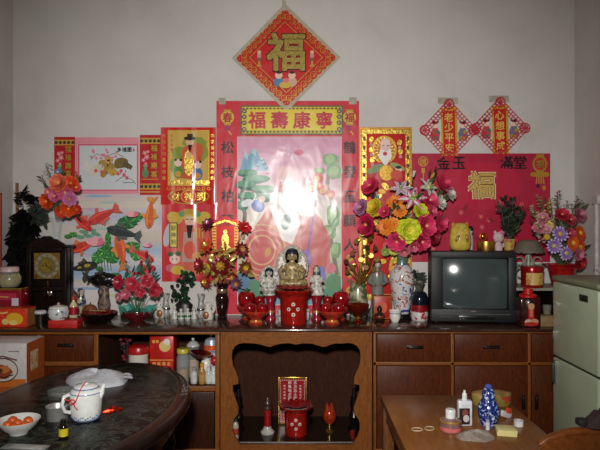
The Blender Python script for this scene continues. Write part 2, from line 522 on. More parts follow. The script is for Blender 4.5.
# stick in the corner
g = G(); b0 = Vector((XL + .05, 3.955, TOP)); e = P(17, 183, 3.965)
g.tube([b0, b0.lerp(e, .5), e], [.012, .011, .010], wood((104, 78, 50), (150, 118, 80), (8, 8, 1), .6), 10)
tag(g.build('wooden_stick'), 'pale wooden stick leaning in the corner behind the shaggy black bunch', 'stick')

# ================================================================== sideboards
def F(px, py): return ((px - 300) / FPX * 3.45, zof(py, 3.45))
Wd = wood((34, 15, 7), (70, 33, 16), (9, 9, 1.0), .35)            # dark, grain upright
Wm = wood((58, 25, 10), (104, 48, 20), (9, 9, 1.0), .4)           # middle
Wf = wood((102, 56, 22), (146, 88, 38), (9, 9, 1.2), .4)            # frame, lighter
Wfh = wood((102, 56, 22), (146, 88, 38), (1.2, 9, 9), .4)
Win = wood((46, 22, 13), (74, 40, 24), (6, 6, 1), .8)
Wtop = wood((48, 30, 23), (78, 52, 40), (1, 7, 7), .2, 10, .35)
hand = mat((28, 22, 20), .35, .4)
YF = 3.45; YBK = 3.975
def panel(g, x0, y0, x1, y1, m, yf=YF, th=.02, bev=.003):
    (xa, za), (xb, zb) = F(x0, y0), F(x1, y1)
    g.box(((xa + xb) / 2, yf + th / 2, (za + zb) / 2), (abs(xb - xa), th, abs(za - zb)), m, bev)
    return g
def front(t, name, x0, y0, x1, y1, m, hx=None, hy=None, hv=False, lab=None):
    """drawer front or door with a raised panel and a handle"""
    g = G(); panel(g, x0, y0, x1, y1, m, YF - .004, .022)
    o = g.build(name, t)
    if hx:
        x, z = F(hx, hy); h = G()
        if hv: h.box((x, YF - .014, z), (.014, .016, .075), hand, .004); h.box((x, YF - .006, z), (.02, .004, .09), hand, .001)
        else: h.box((x, YF - .014, z), (.085, .016, .014), hand, .004); h.box((x, YF - .006, z), (.1, .004, .02), hand, .001)
        h.build('handle', o)
    return o
def carcass(t, xa, xb, open_top=None):
    """side panels, back and floor of one unit between two px columns"""
    x0, x1 = F(xa, 0)[0], F(xb, 0)[0]
    for x in (x0 + .011, x1 - .011):
        G().box((x, (YF + .03 + YBK) / 2, (TOP - .020) / 2), (.02, YBK - YF - .03, TOP - .022), Wm, .002).build('side_panel', t)
    G().box(((x0 + x1) / 2, YBK - .006, (TOP - .020) / 2), (x1 - x0 - .044, .012, TOP - .022), Win).build('back_panel', t)
    G().box(((x0 + x1) / 2, (YF + YBK) / 2 + .01, .11), (x1 - x0 - .044, YBK - YF - .05, .02), Win).build('bottom_panel', t)
    g = G(); g.box(((x0 + x1) / 2, YF + .05, .05), (x1 - x0 - .01, .02, .098), Wd); g.build('plinth', t)

# --- unit with drawers and open compartment, behind the black table
t = thing('sideboard', 'brown wooden sideboard with an open shelf of jars behind the black oval table', 'sideboard', (0, 0, 0))
xl = 300 + XL * FPX / 3.45 + 1
carcass(t, xl, 219.6)
for q in ((xl, 332.1, 219.6, 334.6), (xl, 361.5, 93.5, 366), (98, 386.5, 215, 391.5), (xl, 449, 219.6, 456)): panel(G(), *q, Wfh, YF, .022).build('rail', t)
for q in ((93.5, 334.6, 98, 449), (37, 334.6, 40, 449), (215, 334.6, 219.6, 449)): panel(G(), *q, Wf, YF, .022).build('stile', t)
front(t, 'drawer', 40.5, 335.2, 93, 361, Wm, 66, 345); front(t, 'drawer', xl + 1, 335.2, 36.5, 361, Wm, 10, 345)
front(t, 'door', 40.5, 366.5, 93, 448.5, Wm, 88, 400, True); front(t, 'door', xl + 1, 366.5, 36.5, 448.5, Wm, 32, 400, True)
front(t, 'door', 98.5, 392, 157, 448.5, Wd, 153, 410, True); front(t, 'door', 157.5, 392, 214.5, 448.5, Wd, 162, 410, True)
(xa, za), (xb, zb) = F(97, 387), F(219, 387)
SHELF = za
G().box(((xa + xb) / 2, (YF + .022 + YBK - .013) / 2, za - .012), (xb - xa - .03, YBK - YF - .038, .024), Win).build('shelf', t)
G().box((F(95.5, 0)[0], (YF + .025 + YBK - .013) / 2, .46), (.018, YBK - YF - .04, .68), Win).build('divider', t)

# --- altar cabinet with a scalloped opening
t = thing('altar_cabinet', 'altar cabinet with a scalloped niche opening below the large red poster', 'cabinet', (0, 0, 0))
x0, x1 = F(220.4, 0)[0], F(372.8, 0)[0]
zt = TOP - .020
for x in (x0 + .011, x1 - .011):
    G().box((x, (YF + .03 + YBK) / 2, zt / 2), (.02, YBK - YF - .03, zt - .002), Wm, .002).build('side_panel', t)
G().box(((x0 + x1) / 2, YBK - .006, zt / 2), (x1 - x0 - .044, .012, zt - .002), Win).build('back_panel', t)
Lp = [(220.4, 332.1), (244, 332.1), (244, 343), (239.5, 343.6), (235.4, 345.8), (232.4, 350.5), (231.6, 357), (233, 366), (236, 372), (238, 378), (238.4, 384), (232.6, 385), (232.8, 390), (234.5, 396), (236.5, 402), (238.5, 408), (238, 414), (234, 419), (232.5, 424), (232.6, 430), (235, 437), (240, 444.5), (240, 456), (220.4, 456)]
G().prism([F(*p) for p in Lp], YF, YF + .022, Wf).build('stile', t)
G().prism([F(592.3 - p[0] + (.9 if 0 else 0), p[1]) for p in Lp], YF, YF + .022, Wf).build('stile', t)
Ap = [(244, 332.1), (348.3, 332.1), (348.3, 343), (342, 343.5), (336, 343.4), (331, 344.4), (326, 346.4), (323, 347), (318, 345.4), (312, 343.6), (304, 343.2), (299, 343.9), (296, 344.6), (293, 343.9), (288, 343.2), (280, 343.8), (274, 345.4), (270, 347), (266, 346.2), (261, 344.6), (254, 343.4), (244, 343)]
G().prism([F(*p) for p in Ap], YF, YF + .022, Wfh).build('apron', t)
G().prism([F(*p) for p in [(240, 445), (352.3, 445), (352.3, 456), (240, 456)]], YF, YF + .022, Wfh).build('rail', t)
NICHE = zof(444.6, 3.45)
G().box(((x0 + x1) / 2, (YF + .023 + YBK - .013) / 2, NICHE - .012), (x1 - x0 - .044, YBK - YF - .037, .024), mat((34, 24, 19), .2, 0, .2)).build('shelf', t)
G().box(((x0 + x1) / 2, YF + .03, NICHE + .003), (x1 - x0 - .05, .006, .006), mat((120, 116, 108), .2)).build('shelf_edging', t)
g = G(); g.box(((x0 + x1) / 2, YF + .05, .045), (x1 - x0 - .01, .02, .088), Wd); g.build('plinth', t)

# --- unit with three drawers and doors, below the television
t = thing('sideboard', 'brown wooden sideboard with drawers and doors under the television', 'sideboard', (0, 0, 0))
xr = 300 + (XR - .01) * FPX / 3.45
carcass(t, 373.4, xr)
for q in ((373.4, 332.1, xr, 333.6), (373.4, 362, xr, 365.5), (373.4, 449, xr, 456)): panel(G(), *q, Wfh, YF, .022).build('rail', t)
for q in (373.4, 451, 528, xr - 4): panel(G(), q, 333.6, q + 3, 449, Wf, YF, .022).build('stile', t)
front(t, 'drawer', 377, 334.2, 450.4, 361.5, Wm, 415, 347); front(t, 'drawer', 454.6, 334.2, 527.4, 361.5, Wm, 491, 347); front(t, 'drawer', 531.6, 334.2, xr - 4.6, 361.5, Wm, 575, 347)
front(t, 'door', 377, 366, 450.4, 448.5, Wm, 444, 402, True); front(t, 'door', 454.6, 366, 527.4, 448.5, Wm, 523, 402, True); front(t, 'door', 531.6, 366, xr - 4.6, 448.5, Wm, 536, 402, True)

# --- the long top
g = G(); g.box(((XL + XR) / 2, (YF - .012 + 3.985) / 2, TOP - .0085), (XR - XL - .01, 3.985 - YF + .012, .017), Wtop, .006)
tag(g.build('long_worktop'), 'long dark glossy wooden top carrying the offerings and the television', 'worktop')
# ================================================================== pictures on the back wall
GOLDP = mat((214, 166, 58), .35, .45, .25, 120)
GOLDB = foil((240, 202, 96), .32, 60, .5)
GLIT = mat((176, 150, 72), .4, .35, .45, 260)
FOILRED = mat((196, 32, 30), .28, .35, .1, 30)
def wart(d, t, m=None):
    l = t.location
    return Art(lambda x: (x - 300) / FPX * YW - l.x, lambda y: CZ - (y - 225) / FPX * YW - l.z, YW - d - l.y, m)
def wthing(name, label, cat, px, py, group=None):
    return thing(name, label, cat, ((px - 300) / FPX * YW, YW, zof(py, YW)), 0, group)
RED = (206, 36, 44); DRED = (176, 24, 34); PINK = (232, 150, 165); GOLD = (214, 176, 74); YEL = (228, 200, 62); BLK = (28, 22, 24); WHT = (236, 232, 226)

# ---- large longevity poster with couplets
t = wthing('hanging_poster', 'large red poster with a pink longevity god picture and yellow banner of four characters', 'poster', 288, 314)
a = wart(.004, t); a.board(216.5, 101, 359, 314, (208, 40, 58)); a.build('backing', t)
a = wart(.0045, t)
a.rect(240.5, 105.5, 343, 135, (90, 96, 60)); a.rect(242, 107, 341.5, 133.5, (222, 196, 44))
for i in range(26):
    x = 243.5 + i * 3.85
    a.ell(x, 108.8, 1.5, 1.1, (120, 90, 40), 0, 8); a.ell(x, 131.9, 1.5, 1.1, (90, 96, 60), 0, 8)
for y in (111.5, 117, 123, 129.5):
    for x in (244.5, 339): a.ell(x, y, 2.4, 2.4, (70, 96, 110), 0, 10); a.ell(x, y, 1.1, 1.1, (220, 160, 60), 0, 8)
a.rect(248, 109.8, 336, 130.8, (226, 204, 50))
a.htext('福壽康寧', 257, 120.4, 22.4, 16.5, (196, 30, 62), None, .045)
a.build('banner', t)
a = wart(.0045, t)
a.grad(237.5, 137, 341.5, 305, [(214, 150, 182), (224, 172, 190), (232, 208, 208), (228, 222, 206), (206, 214, 190), (150, 190, 150), (120, 170, 190)], 30)
for x, y, w, h in ((247, 166, 7, 14), (255, 163, 9, 15), (263, 168, 7, 10)):
    a.poly([(x - w, y + h * .3), (x - w * .3, y - h), (x + w * .2, y - h * .85), (x + w, y + h * .3)], (120, 170, 196)); a.poly([(x - w * .4, y - h * .7), (x - w * .3, y - h), (x + w * .2, y - h * .85), (x + w * .1, y - h * .4)], (170, 205, 215))
a.ell(299, 152.5, 4.6, 3, (214, 92, 128))
for x, y in ((262, 160), (258, 166), (266, 168), (268, 173), (264, 164)): a.line([(x - 2, y), (x, y + .8), (x + 2.4, y - .6)], .9, (50, 50, 60))
a.line([(243, 240), (245, 214), (241, 196), (247, 180)], 4, (122, 92, 78))
for x, y, rx, ry in ((247, 172, 11, 4), (256, 178, 14, 4.5), (246, 184, 10, 5), (262, 188, 12, 4.5), (248, 195, 11, 4.5), (266, 197, 9, 4), (243, 204, 6, 5)):
    a.ell(x, y + 1.5, rx, ry, (56, 112, 92), 0, 16, None, .12); a.ell(x, y, rx * .9, ry * .7, (96, 160, 124), 0, 16, None, .12)
# pine on the far side with peaches
a.line([(337, 275), (331, 240), (334, 210), (327, 186), (330, 158)], 4, (136, 116, 92))
for x, y, rx, ry in ((331, 160, 8, 7), (335, 172, 8, 8), (320, 171, 6, 3.5), (333, 215, 7, 12), (329, 232, 7, 8), (336, 250, 6, 9)): a.ell(x, y, rx, ry, (132, 168, 118), 0, 16, None, .15); a.ell(x - 1, y - 1, rx * .6, ry * .6, (166, 196, 140), 0, 12, None, .15)
for x, y, r in ((318, 178, 5.4), (313, 187, 5.4), (323, 190, 5), (318.5, 185, 4.6), (331, 194, 4)): a.ell(x, y, r, r, (222, 112, 112), 0, 14); a.ell(x - .8, y + 1, r * .6, r * .6, (236, 184, 120), 0, 10)
# boy in blue and crane
a.ell(258, 206, 7, 6, (70, 96, 176), .5, 12); a.ell(262, 199, 3.4, 3.4, (236, 200, 180)); a.ell(247, 203, 6, 3.6, (232, 232, 236), -.4); a.line([(252, 203), (256, 196), (254, 192)], 1.4, (232, 232, 236)); a.ell(254, 192, 1.3, 1.1, (180, 40, 40))
# old man: robe, beard, sleeves, forehead
a.poly([(270, 205), (258, 222), (250, 246), (250, 276), (262, 296), (314, 300), (326, 280), (330, 246), (322, 220), (308, 204)], (216, 128, 116))
a.poly([(258, 222), (246, 240), (246, 262), (258, 278), (272, 268), (280, 240)], (206, 86, 84))
a.poly([(318, 216), (330, 236), (330, 262), (318, 276), (304, 262), (300, 236)], (210, 100, 100))
for k, (r, c) in enumerate(((24, (222, 176, 110)), (19, (226, 150, 130)), (14, (222, 182, 120)), (9, (206, 92, 92)))): a.ring(262, 250, r, 1.6, c, 24, None, r * 1.1)
for k in range(6): a.line([(284 + k * 6, 226), (280 + k * 8, 262), (276 + k * 9, 296)], 1, (196, 112, 92))
a.ell(268, 252, 2.8, 5, (206, 150, 60), .4); a.ell(302, 262, 9, 14, (150, 100, 170), .5); a.line([(316, 200), (300, 300)], 2.2, (140, 92, 160))
a.ell(286, 206, 17, 15, (236, 216, 212)); a.poly([(276, 192), (272, 214), (282, 240), (292, 244), (300, 226), (298, 192)], (240, 234, 230))
a.ell(285, 181, 10.5, 12.5, (228, 172, 172)); a.ell(285, 176, 9.8, 10, (232, 184, 184)); a.ell(279.5, 186, 3, 2.2, (214, 120, 130)); a.ell(291, 186, 3, 2.2, (214, 120, 130))
for x in (280.5, 289.5): a.line([(x - 2.6, 181), (x, 180.2), (x + 2.6, 181.6)], .9, (236, 232, 230)); a.ell(x, 183, .9, .7, (40, 26, 26))
a.ell(285, 186, 1.5, 1.8, (220, 150, 146)); a.line([(282, 190), (285, 191), (288, 190)], .8, (160, 50, 50))
a.ell(304, 208, 13, 8, (234, 206, 200), .4); a.ell(286, 222, 5, 8, (92, 120, 96), .2)
# ground
for x, y, rx, ry, c in ((245, 286, 10, 16, (92, 130, 160)), (256, 292, 8, 12, (88, 142, 110)), (331, 268, 5.5, 5.5, (222, 120, 136)), (334, 284, 9, 10, (102, 150, 110)), (326, 296, 10, 7, (92, 150, 120)), (322, 275, 4, 9, (120, 120, 190))): a.ell(x, y, rx, ry, c, 0, 14, None, .12)
a.frame(237.5, 137, 341.5, 305, .8, (222, 196, 190))
a.build('picture', t)
for x, st, top, nm in ((227.5, '松枝柏葉', '春', 0), (349.5, '鶴發童顏人', '福', 1)):
    a = wart(.0045, t)
    a.ell(x, 117.5, 6.6, 6.4, (214, 186, 54), 0, 18); a.rect(x - 3.5, 109.6, x + 3.5, 111.6, (190, 150, 50)); a.rect(x - 3.5, 123.6, x + 3.5, 125.4, (190, 150, 50))
    a.text(top, x, 117.6, 9.5, (176, 32, 50), None, .045)
    for k in range(3): a.line([(x - 1.6 + k * 1.6, 125.6), (x - 1.8 + k * 1.8, 131)], 1, (70, 80, 140))
    a.line([(x + 1, 131), (x + 4, 135)], 1.2, (214, 176, 60))
    a.vtext(st, x, 147.5, 24.3, 12.2, (46, 24, 22), None, .032)
    if nm:
        for y in (258, 274, 290): a.ell(x, y, 3.6, 3.6, (204, 160, 60), 0, 14); a.rect(x - 1, y - 1, x + 1, y + 1, (150, 60, 40)); a.ell(x + 1, y + 7.5, 4, 2.2, (120, 70, 50), .2)
    a.build('couplet', t)

TAPE = mat((176, 170, 152), .3, 0, .1, 30)
for q in ((219, 98, 226, 104.5), (349, 97.5, 356.5, 104.5)): wart(.0068, t, TAPE).rect(*q, None).build('tape', t)
# ---- red diamond with gold fortune character
t = wthing('diamond_hanging', 'red diamond paper hanging with a big gold fortune character above the large poster', 'wall hanging', 286, 108)
a = wart(.0100, t, mat((190, 176, 150), .25, 0, .06)); a.pboard([(285, 4), (340.5, 57.5), (286.5, 112), (232, 58.5)], None, .001); a.build('clear_sleeve', t)
G().box((0 - .012, -.0118, zof(6, YW) - t.location.z), (.028, .001, .07), mat((186, 178, 160), .3)).build('tape', t)
a = wart(.0108, t)
def lp(p, q, u): return (p[0] + (q[0] - p[0]) * u, p[1] + (q[1] - p[1]) * u)
D = [(285, 9.5), (336, 58), (286.5, 106.5), (236.5, 59)]; cD = (286, 58)
edge = []
for i in range(4):
    p, q = D[i], D[(i + 1) % 4]
    for k in range(33):
        u = k / 33; x, y = lp(p, q, u); s = 1.0 + .035 * abs(math.sin(u * 11 * PI)) - .015
        edge.append((cD[0] + (x - cD[0]) * s, cD[1] + (y - cD[1]) * s))
a.pboard(edge, (196, 26, 30), .0015)
inn = [lp(cD, p, .73) for p in D]
a.poly(inn, (204, 28, 32))
for i in range(4):
    p, q = D[i], D[(i + 1) % 4]; p2, q2 = inn[i], inn[(i + 1) % 4]
    a.line([p2, q2], .7, None, GOLDP)
    for k in range(9):
        x, y = lp(lp(p, q, (k + .5) / 9), lp(p2, q2, (k + .5) / 9), .42)
        a.ring(x, y, 3.0, .5, None, 12, GOLDP); a.ring(x + .8, y + .6, 1.4, .45, None, 9, GOLDP)
    for k in range(18):
        x, y = lp(lp(p, q, (k + .5) / 18), lp(p2, q2, (k + .5) / 18), .08 + .06 * (k % 2)); a.ell(x, y, .6, .6, None, 0, 7, GOLDP)
a.text('福', 286, 52.8, 37, (40, 24, 16), None, .075); a.text('福', 286, 52.8, 36.5, None, GLIT, .045)
for x in (259.5, 312):
    a.ell(x, 57, 2, 3.2, (200, 150, 140)); a.ell(x, 53.5, 1.8, 1.8, (230, 190, 150)); a.rect(x - 1, 61, x + 1, 66, (200, 150, 60)); a.rect(x - 2.2, 66, x + 2.2, 68, (200, 150, 60)); a.ell(x, 60.5, 2.2, 1.6, (120, 96, 70))
for x, c in ((279, (90, 130, 170)), (292, (214, 170, 150))): a.ell(x, 83, 5, 5, c, 0, 12); a.ell(x, 76.5, 3.7, 3.5, (236, 196, 170)); a.ell(x, 73.6, 2.8, 1.4, (40, 30, 30))
a.ell(285.5, 86, 6, 3.4, (214, 176, 70)); a.ell(286, 81.5, 3, 2.4, (226, 120, 110))
a.build('paper', t)

# ---- pink framed tiger print
t = wthing('hanging_print', 'pink bordered print of resting tigers and blossoms with three black characters', 'picture', 108, 194)
a = wart(.0062, t); a.board(75.5, 137.5, 139, 194, (226, 148, 160)); a.frame(78.7, 144.3, 138, 190.7, .7, (206, 60, 92)); a.build('mount', t)
a = wart(.0066, t)
a.rect(80, 146, 137, 189.5, (206, 212, 214))
for x, y, rx, ry, rot, c in ((92, 171, 7, 5, .3, (214, 208, 190)), (88, 166, 4, 5, 0, (222, 214, 204)), (107, 166, 9, 5.5, .5, (170, 140, 70)), (100, 168, 5, 4, .3, (206, 196, 170)), (121, 163, 7.5, 5.5, -.3, (120, 100, 56)), (113, 172, 5, 4, .2, (196, 160, 80)), (128, 166, 5, 3, .4, (96, 86, 56)), (109, 160, 4.4, 3.6, 0, (206, 160, 90)), (104, 174, 3, 4, .4, (176, 130, 60))):
    a.ell(x, y, rx, ry, c, rot, 14, None, .1)
for k in range(14):
    x, y = R.uniform(101, 129), R.uniform(161, 173); a.line([(x, y), (x + R.uniform(-1, 1), y + 2.6)], .6, (62, 50, 36))
a.ell(109, 160.5, 1.6, 1, (60, 40, 30)); a.line([(128, 164), (132, 166), (131, 170)], 1, (96, 86, 56))
a.line([(91, 160), (97, 154), (106, 157), (116, 153), (124, 157)], .6, (130, 110, 90)); a.line([(116, 182), (124, 176), (133, 180), (136, 184)], .6, (110, 100, 90))
for k in range(16): a.blossom(R.uniform(91, 118), R.uniform(150, 159), 1.5, (222, 140, 160), (200, 60, 90))
for x, y in ((119, 174), (125, 175), (122, 171), (103, 172), (97, 171), (128, 178)): a.blossom(x, y, 1.9, (214, 96, 120), (190, 30, 70))
a.htext('多福圖', 120.5, 150, 5, 4.4, (36, 34, 36)); a.rect(133.8, 149, 135.6, 151.6, (206, 90, 90)); a.line([(124, 182.6), (135, 182.6)], .6, (120, 150, 150))
a.rect(81, 181, 84, 182.2, (60, 60, 60))
a.build('picture', t)
# ---- narrow red scrolls either side of it
def scroll(px0, px1, y0, y1, label):
    t = wthing('hanging_scroll', label, 'scroll', (px0 + px1) / 2, y1)
    w = px1 - px0; cx = (px0 + px1) / 2; h = y1 - y0
    a = wart(.0052, t); a.board(px0, y0, px1, y1, (184, 26, 34)); a.build('paper', t)
    a = wart(.0056, t)
    for y in (y0 + h * .05, y1 - h * .19): a.rect(px0 + .6, y, px1 - .6, y + h * .1, (196, 150, 60)); [a.ell(px0 + 2 + k * (w - 4) / 4, y + h * .05, 1.7, 1.7, (60, 60, 40), 0, 8) for k in range(5)]
    a.rect(px0 + .6, y1 - h * .06, px1 - .6, y1 - h * .04, (206, 160, 60))
    for k in range(4): a.ell(px0 + w * .68, y0 + h * (.22 + .145 * k), w * .19, h * .055, (120, 20, 28), 0, 12); a.text('福祿壽喜'[k], px0 + w * .68, y0 + h * (.22 + .145 * k), w * .3, None, GOLDP, .04)
    for dx, dy, r in ((.24, .3, 2.4), (.34, .37, 2.8), (.18, .42, 2.1), (.4, .28, 1.7), (.3, .48, 1.6)): a.blossom(px0 + w * dx, y0 + h * dy, r, (222, 130, 150), (240, 220, 120))
    a.ell(px0 + w * .28, y0 + h * .64, w * .15, h * .08, (86, 140, 92)); a.rect(px0 + w * .21, y0 + h * .5, px0 + w * .35, y0 + h * .6, (96, 150, 100)); a.ell(px0 + w * .28, y0 + h * .515, w * .11, h * .02, (120, 170, 110))
    a.line([(px0 + w * .1, y0 + h * .74), (px0 + w * .9, y0 + h * .74)], .7, (206, 160, 60))
    a.build('ornament', t)
scroll(54.5, 75.2, 137, 193.5, 'narrow red scroll with pink blossoms between the tiger print and the tall flowers')
scroll(140, 161, 135, 195, 'narrow red scroll with a green vase between tiger print and gold god poster')

# ---- carp poster
t = wthing('hanging_poster', 'pale poster of red and black carp among lotus leaves', 'poster', 113, 306)
a = wart(.003, t); a.board(64, 193.6, 162, 306, (206, 200, 204)); a.build('sheet', t)
a = wart(.0034, t)
a.grad(64.6, 194.5, 161.5, 305.5, [(206, 190, 190), (216, 206, 190), (186, 190, 208), (214, 204, 196), (206, 196, 180), (168, 188, 212), (216, 208, 204), (150, 182, 214), (214, 206, 204), (222, 214, 212), (216, 208, 206)], 33)
for k in range(16):
    y = 196 + k * 6.6; x = R.uniform(66, 110); a.ell(x + 15, y, R.uniform(10, 26), R.uniform(.8, 1.8), R.choice([(150, 180, 212), (212, 206, 170), (200, 176, 196), (166, 200, 190)]), 0, 14, None, .1)
for x, y in ((84, 232), (88, 236), (96, 234), (92, 230), (80, 237)): a.ell(x, y, 5, 2, (110, 160, 130), .2, 10)
for x in range(0, 9): a.line([(84 + x * 3, 228), (85 + x * 3, 222), (83 + x * 3, 214)], .6, (140, 170, 120))
V = (60, 110, 60)
for p in ((128, 222, 10, 6.5), (137, 217, 6, 5), (121, 226, 6, 4), (107, 252, 10, 7), (99, 257, 7, 6), (113, 258, 7, 5), (109, 240, 3, 9), (133, 247, 8, 6), (137, 254, 6, 6), (124, 262, 4, 3), (101, 268, 4, 2.4), (117, 274, 5, 2), (70, 236, 4, 2), (75, 234, 4, 2.4)): a.leafpad(*p, R.choice([(58, 130, 62), (72, 148, 70), (48, 112, 60)]), V)
for x in (103, 106, 109, 112): a.line([(x, 258), (x + 1, 270)], .7, (70, 110, 60))
a.fish(83, 221, 28.0, .75, (206, 58, 52), (216, 110, 90)); a.fish(104, 216, 32.5, PI - .45, (204, 66, 60), (214, 104, 90)); a.fish(80, 248, 29.1, -.35, (208, 66, 48), (218, 120, 80)); a.fish(123, 250, 33.6, -1.75, (214, 96, 52), (222, 140, 80))
a.fish(145, 255, 24.6, .5, (206, 60, 58), (214, 110, 100)); a.fish(152, 214, 29.1, 1.7, (214, 104, 44), (224, 150, 70)); a.fish(146, 270, 24.6, -.3, (204, 60, 70), (216, 120, 120)); a.fish(125, 232, 32.5, PI + .25, (52, 62, 60), (90, 96, 92)); a.fish(87, 266, 28.0, -.15, (44, 44, 40), (80, 76, 60), (190, 170, 70))
a.fish(103, 277, 29.1, .05, (48, 46, 46), (70, 66, 66))
for x, y, r in ((135, 216, 6), (99, 244, 8.5), (150, 246, 4.5)): a.lotus(x, y, r, (222, 120, 140), (236, 170, 180))
a.build('picture', t)

# ---- god of wealth calendar (gold)
t = wthing('hanging_calendar', 'red foil calendar with a yellow wealth god picture, upper one beside the large poster', 'calendar', 188, 204)
a = wart(.0075, t, print_mat(key='wavy')); a.board(161, 127.5, 216, 204.5, (204, 34, 30)); a.build('sheet', t)
a = wart(.008, t, print_mat(key='wavy'))
a.rect(168, 130.3, 209.5, 185.8, (206, 170, 82)); a.frame(168, 130.3, 209.5, 185.8, .8, None, GOLDP)
for x, y, rx, ry in ((192, 142, 10, 5), (200, 146, 7, 9), (203, 152, 5, 9), (180, 154, 8, 7), (176, 165, 6, 8)): a.ell(x, y, rx, ry, (140, 150, 52), 0, 14, None, .15)
a.poly([(183, 148), (178, 178), (199, 180), (203, 150), (193, 143)], (206, 88, 50)); a.ell(189, 163, 5, 13, None, 0, 14, GOLDB); a.ell(197, 150, 7, 7, (206, 96, 60)); a.ell(190, 142, 4, 4.6, (226, 180, 140)); a.ell(190, 138.5, 6, 2, (40, 34, 30)); a.rect(187.5, 134, 193, 138.5, (60, 46, 40)); a.poly([(188, 145), (190, 154), (192.5, 145)], (44, 34, 32)); a.ell(189, 155, 3, 3, (226, 190, 120))
for x, y, c in ((178.5, 172, (92, 140, 60)), (198, 174, (92, 120, 170))):
    a.ell(x, y, 5, 6.5, c); a.ell(x, y - 9, 3.6, 3.8, (236, 200, 190)); a.ell(x - 2.6, y - 12, 1.3, 1.3, (40, 30, 30)); a.ell(x + 2.6, y - 12, 1.3, 1.3, (40, 30, 30)); a.ell(x, y + 2, 3, 3, (214, 150, 60))
for x in (172, 180, 190, 200, 206): a.ell(x, 182.5, 4, 2.4, None, 0, 10, GOLDB)
a.vtext('招財進寶', 172, 136, 4.6, 3, (190, 120, 60)); a.vtext('大吉大利萬事如意', 164.4, 136, 6, 3.6, None, GOLDP, .03); a.vtext('恭喜發財財源廣進', 212.9, 136, 6, 3.6, None, GOLDB, .03)
a.ell(189, 196.5, 21, 8, (190, 140, 50)); a.ell(189, 196.5, 19.5, 6.8, (176, 24, 26)); a.ell(189, 196.5, 7.5, 6, (214, 60, 40)); a.ring(189, 196.5, 8, .8, None, 16, GOLDP, 6.5)
a.htext('財神到', 176.5, 196.5, 12.5, 8, None, GOLDB, .05)
for k in range(9): a.ring(169 + k * 5, 188.8, 1.7, .5, None, 10, GOLDP)
a.build('picture', t)

# ---- red door god poster beneath
t = wthing('hanging_poster', 'red wealth god poster with a yellow upright name strip, below the foil calendar', 'poster', 189, 281)
a = wart(.0055, t, print_mat(key='wavy')); a.board(162, 203, 217, 281.5, (204, 52, 58)); a.build('sheet', t)
a = wart(.0059, t, print_mat(key='wavy'))
a.ell(189, 240, 24, 32, (212, 84, 84)); a.ell(175, 218, 8, 6, (206, 170, 70), .4); a.ell(203, 218, 8, 6, (206, 170, 70), -.4); a.ell(168, 235, 4, 12, (190, 190, 200), .2)
a.poly([(178, 226), (172, 260), (180, 276), (200, 276), (208, 256), (202, 226)], (206, 96, 72)); a.poly([(184, 232), (182, 262), (198, 262), (196, 232)], (190, 150, 140)); a.ell(190, 250, 6, 9, (214, 90, 70))
a.ell(190, 215.5, 10, 5, (206, 170, 60)); a.rect(184, 209, 196, 214, (190, 150, 60)); a.ell(190, 221, 5, 5.6, (226, 186, 160)); a.poly([(186.5, 225), (188, 238), (191, 238), (193, 225)], (34, 28, 30)); a.line([(186, 219), (189, 219.6)], .8, (30, 20, 20)); a.line([(191, 219.6), (194, 219)], .8, (30, 20, 20)); a.ell(182, 214, 3, 3, (90, 150, 90)); a.ell(198, 214, 3, 3, (90, 150, 90))
for x in (196, 199, 202): a.rect(x, 228, x + 1.2, 238, (206, 170, 60))
a.ell(175, 259, 5.4, 5, (232, 190, 180)); a.ell(171, 254, 3, 2.4, (60, 100, 60)); a.ell(178.5, 253.6, 3, 2.4, (60, 100, 60)); a.ell(173, 259, .7, .7, BLK); a.ell(177, 259, .7, .7, BLK)
a.ell(171, 268, 5, 4, (206, 110, 130)); a.ell(178, 270, 7, 4.5, (206, 166, 50)); a.ell(203, 268, 8, 5, (206, 166, 60)); a.ell(186, 273, 5, 3, (120, 160, 90)); a.ell(197, 256, 5, 4, (206, 150, 90))
a.rect(169.6, 222.4, 177.8, 247.6, (60, 70, 40)); a.rect(170.6, 223.4, 176.8, 246.6, (222, 196, 60)); a.vtext('財神到', 173.7, 228, 7, 5.2, (70, 80, 40), None, .03)
a.build('picture', t)

# ---- gold framed longevity picture
t = wthing('foil_picture', 'gold bordered red foil picture of a white bearded god behind the flower bouquet', 'picture', 385, 300)
a = wart(.0115, t, FOILRED); a.board(359.6, 127.5, 411.6, 300, None, .006); a.build('sheet', t)
a = wart(.012, t, FOILRED)
a.frame(359.8, 127.8, 411.4, 299.8, 1.6, None, GOLDP); a.frame(362, 129.8, 409.5, 298, 4.2, None, GOLDB)
for k in range(18): a.rect(362.8, 137 + k * 9, 365.4, 141 + k * 9, (96, 60, 30), print_mat()); a.rect(406.2, 137 + k * 9, 408.8, 141 + k * 9, (96, 60, 30), print_mat())
pmx = print_mat()
a.ell(384, 150, 12.5, 14, None, 0, 22, GOLDP); a.ell(384, 151, 10.5, 12, (206, 120, 40), 0, 22, pmx)
for k in range(20):
    an = 2 * PI * k / 20; a.line([(384 + 6 * math.cos(an), 150 + 7 * math.sin(an)), (384 + 12 * math.cos(an), 150 + 13.4 * math.sin(an))], .7, None, GOLDB)
a.poly([(374, 163), (366, 176), (372, 200), (378, 230), (396, 230), (400, 196), (402, 176), (394, 162)], (186, 40, 36), pmx)
a.ell(375, 169, 9, 3.6, (120, 146, 90), -.4, 14, pmx); a.ell(397, 167, 8, 3, (150, 160, 100), .4, 14, pmx)
a.ell(385, 147, 5.2, 6.4, (232, 190, 180), 0, 16, pmx); a.ell(385, 143.4, 4.8, 4.6, (236, 200, 190), 0, 16, pmx); a.poly([(380, 149), (378, 157), (385, 167), (391.5, 157), (390, 149), (385, 152)], WHT, pmx); a.ell(384.6, 154, 2.2, 2, (206, 50, 60), 0, 12, pmx)
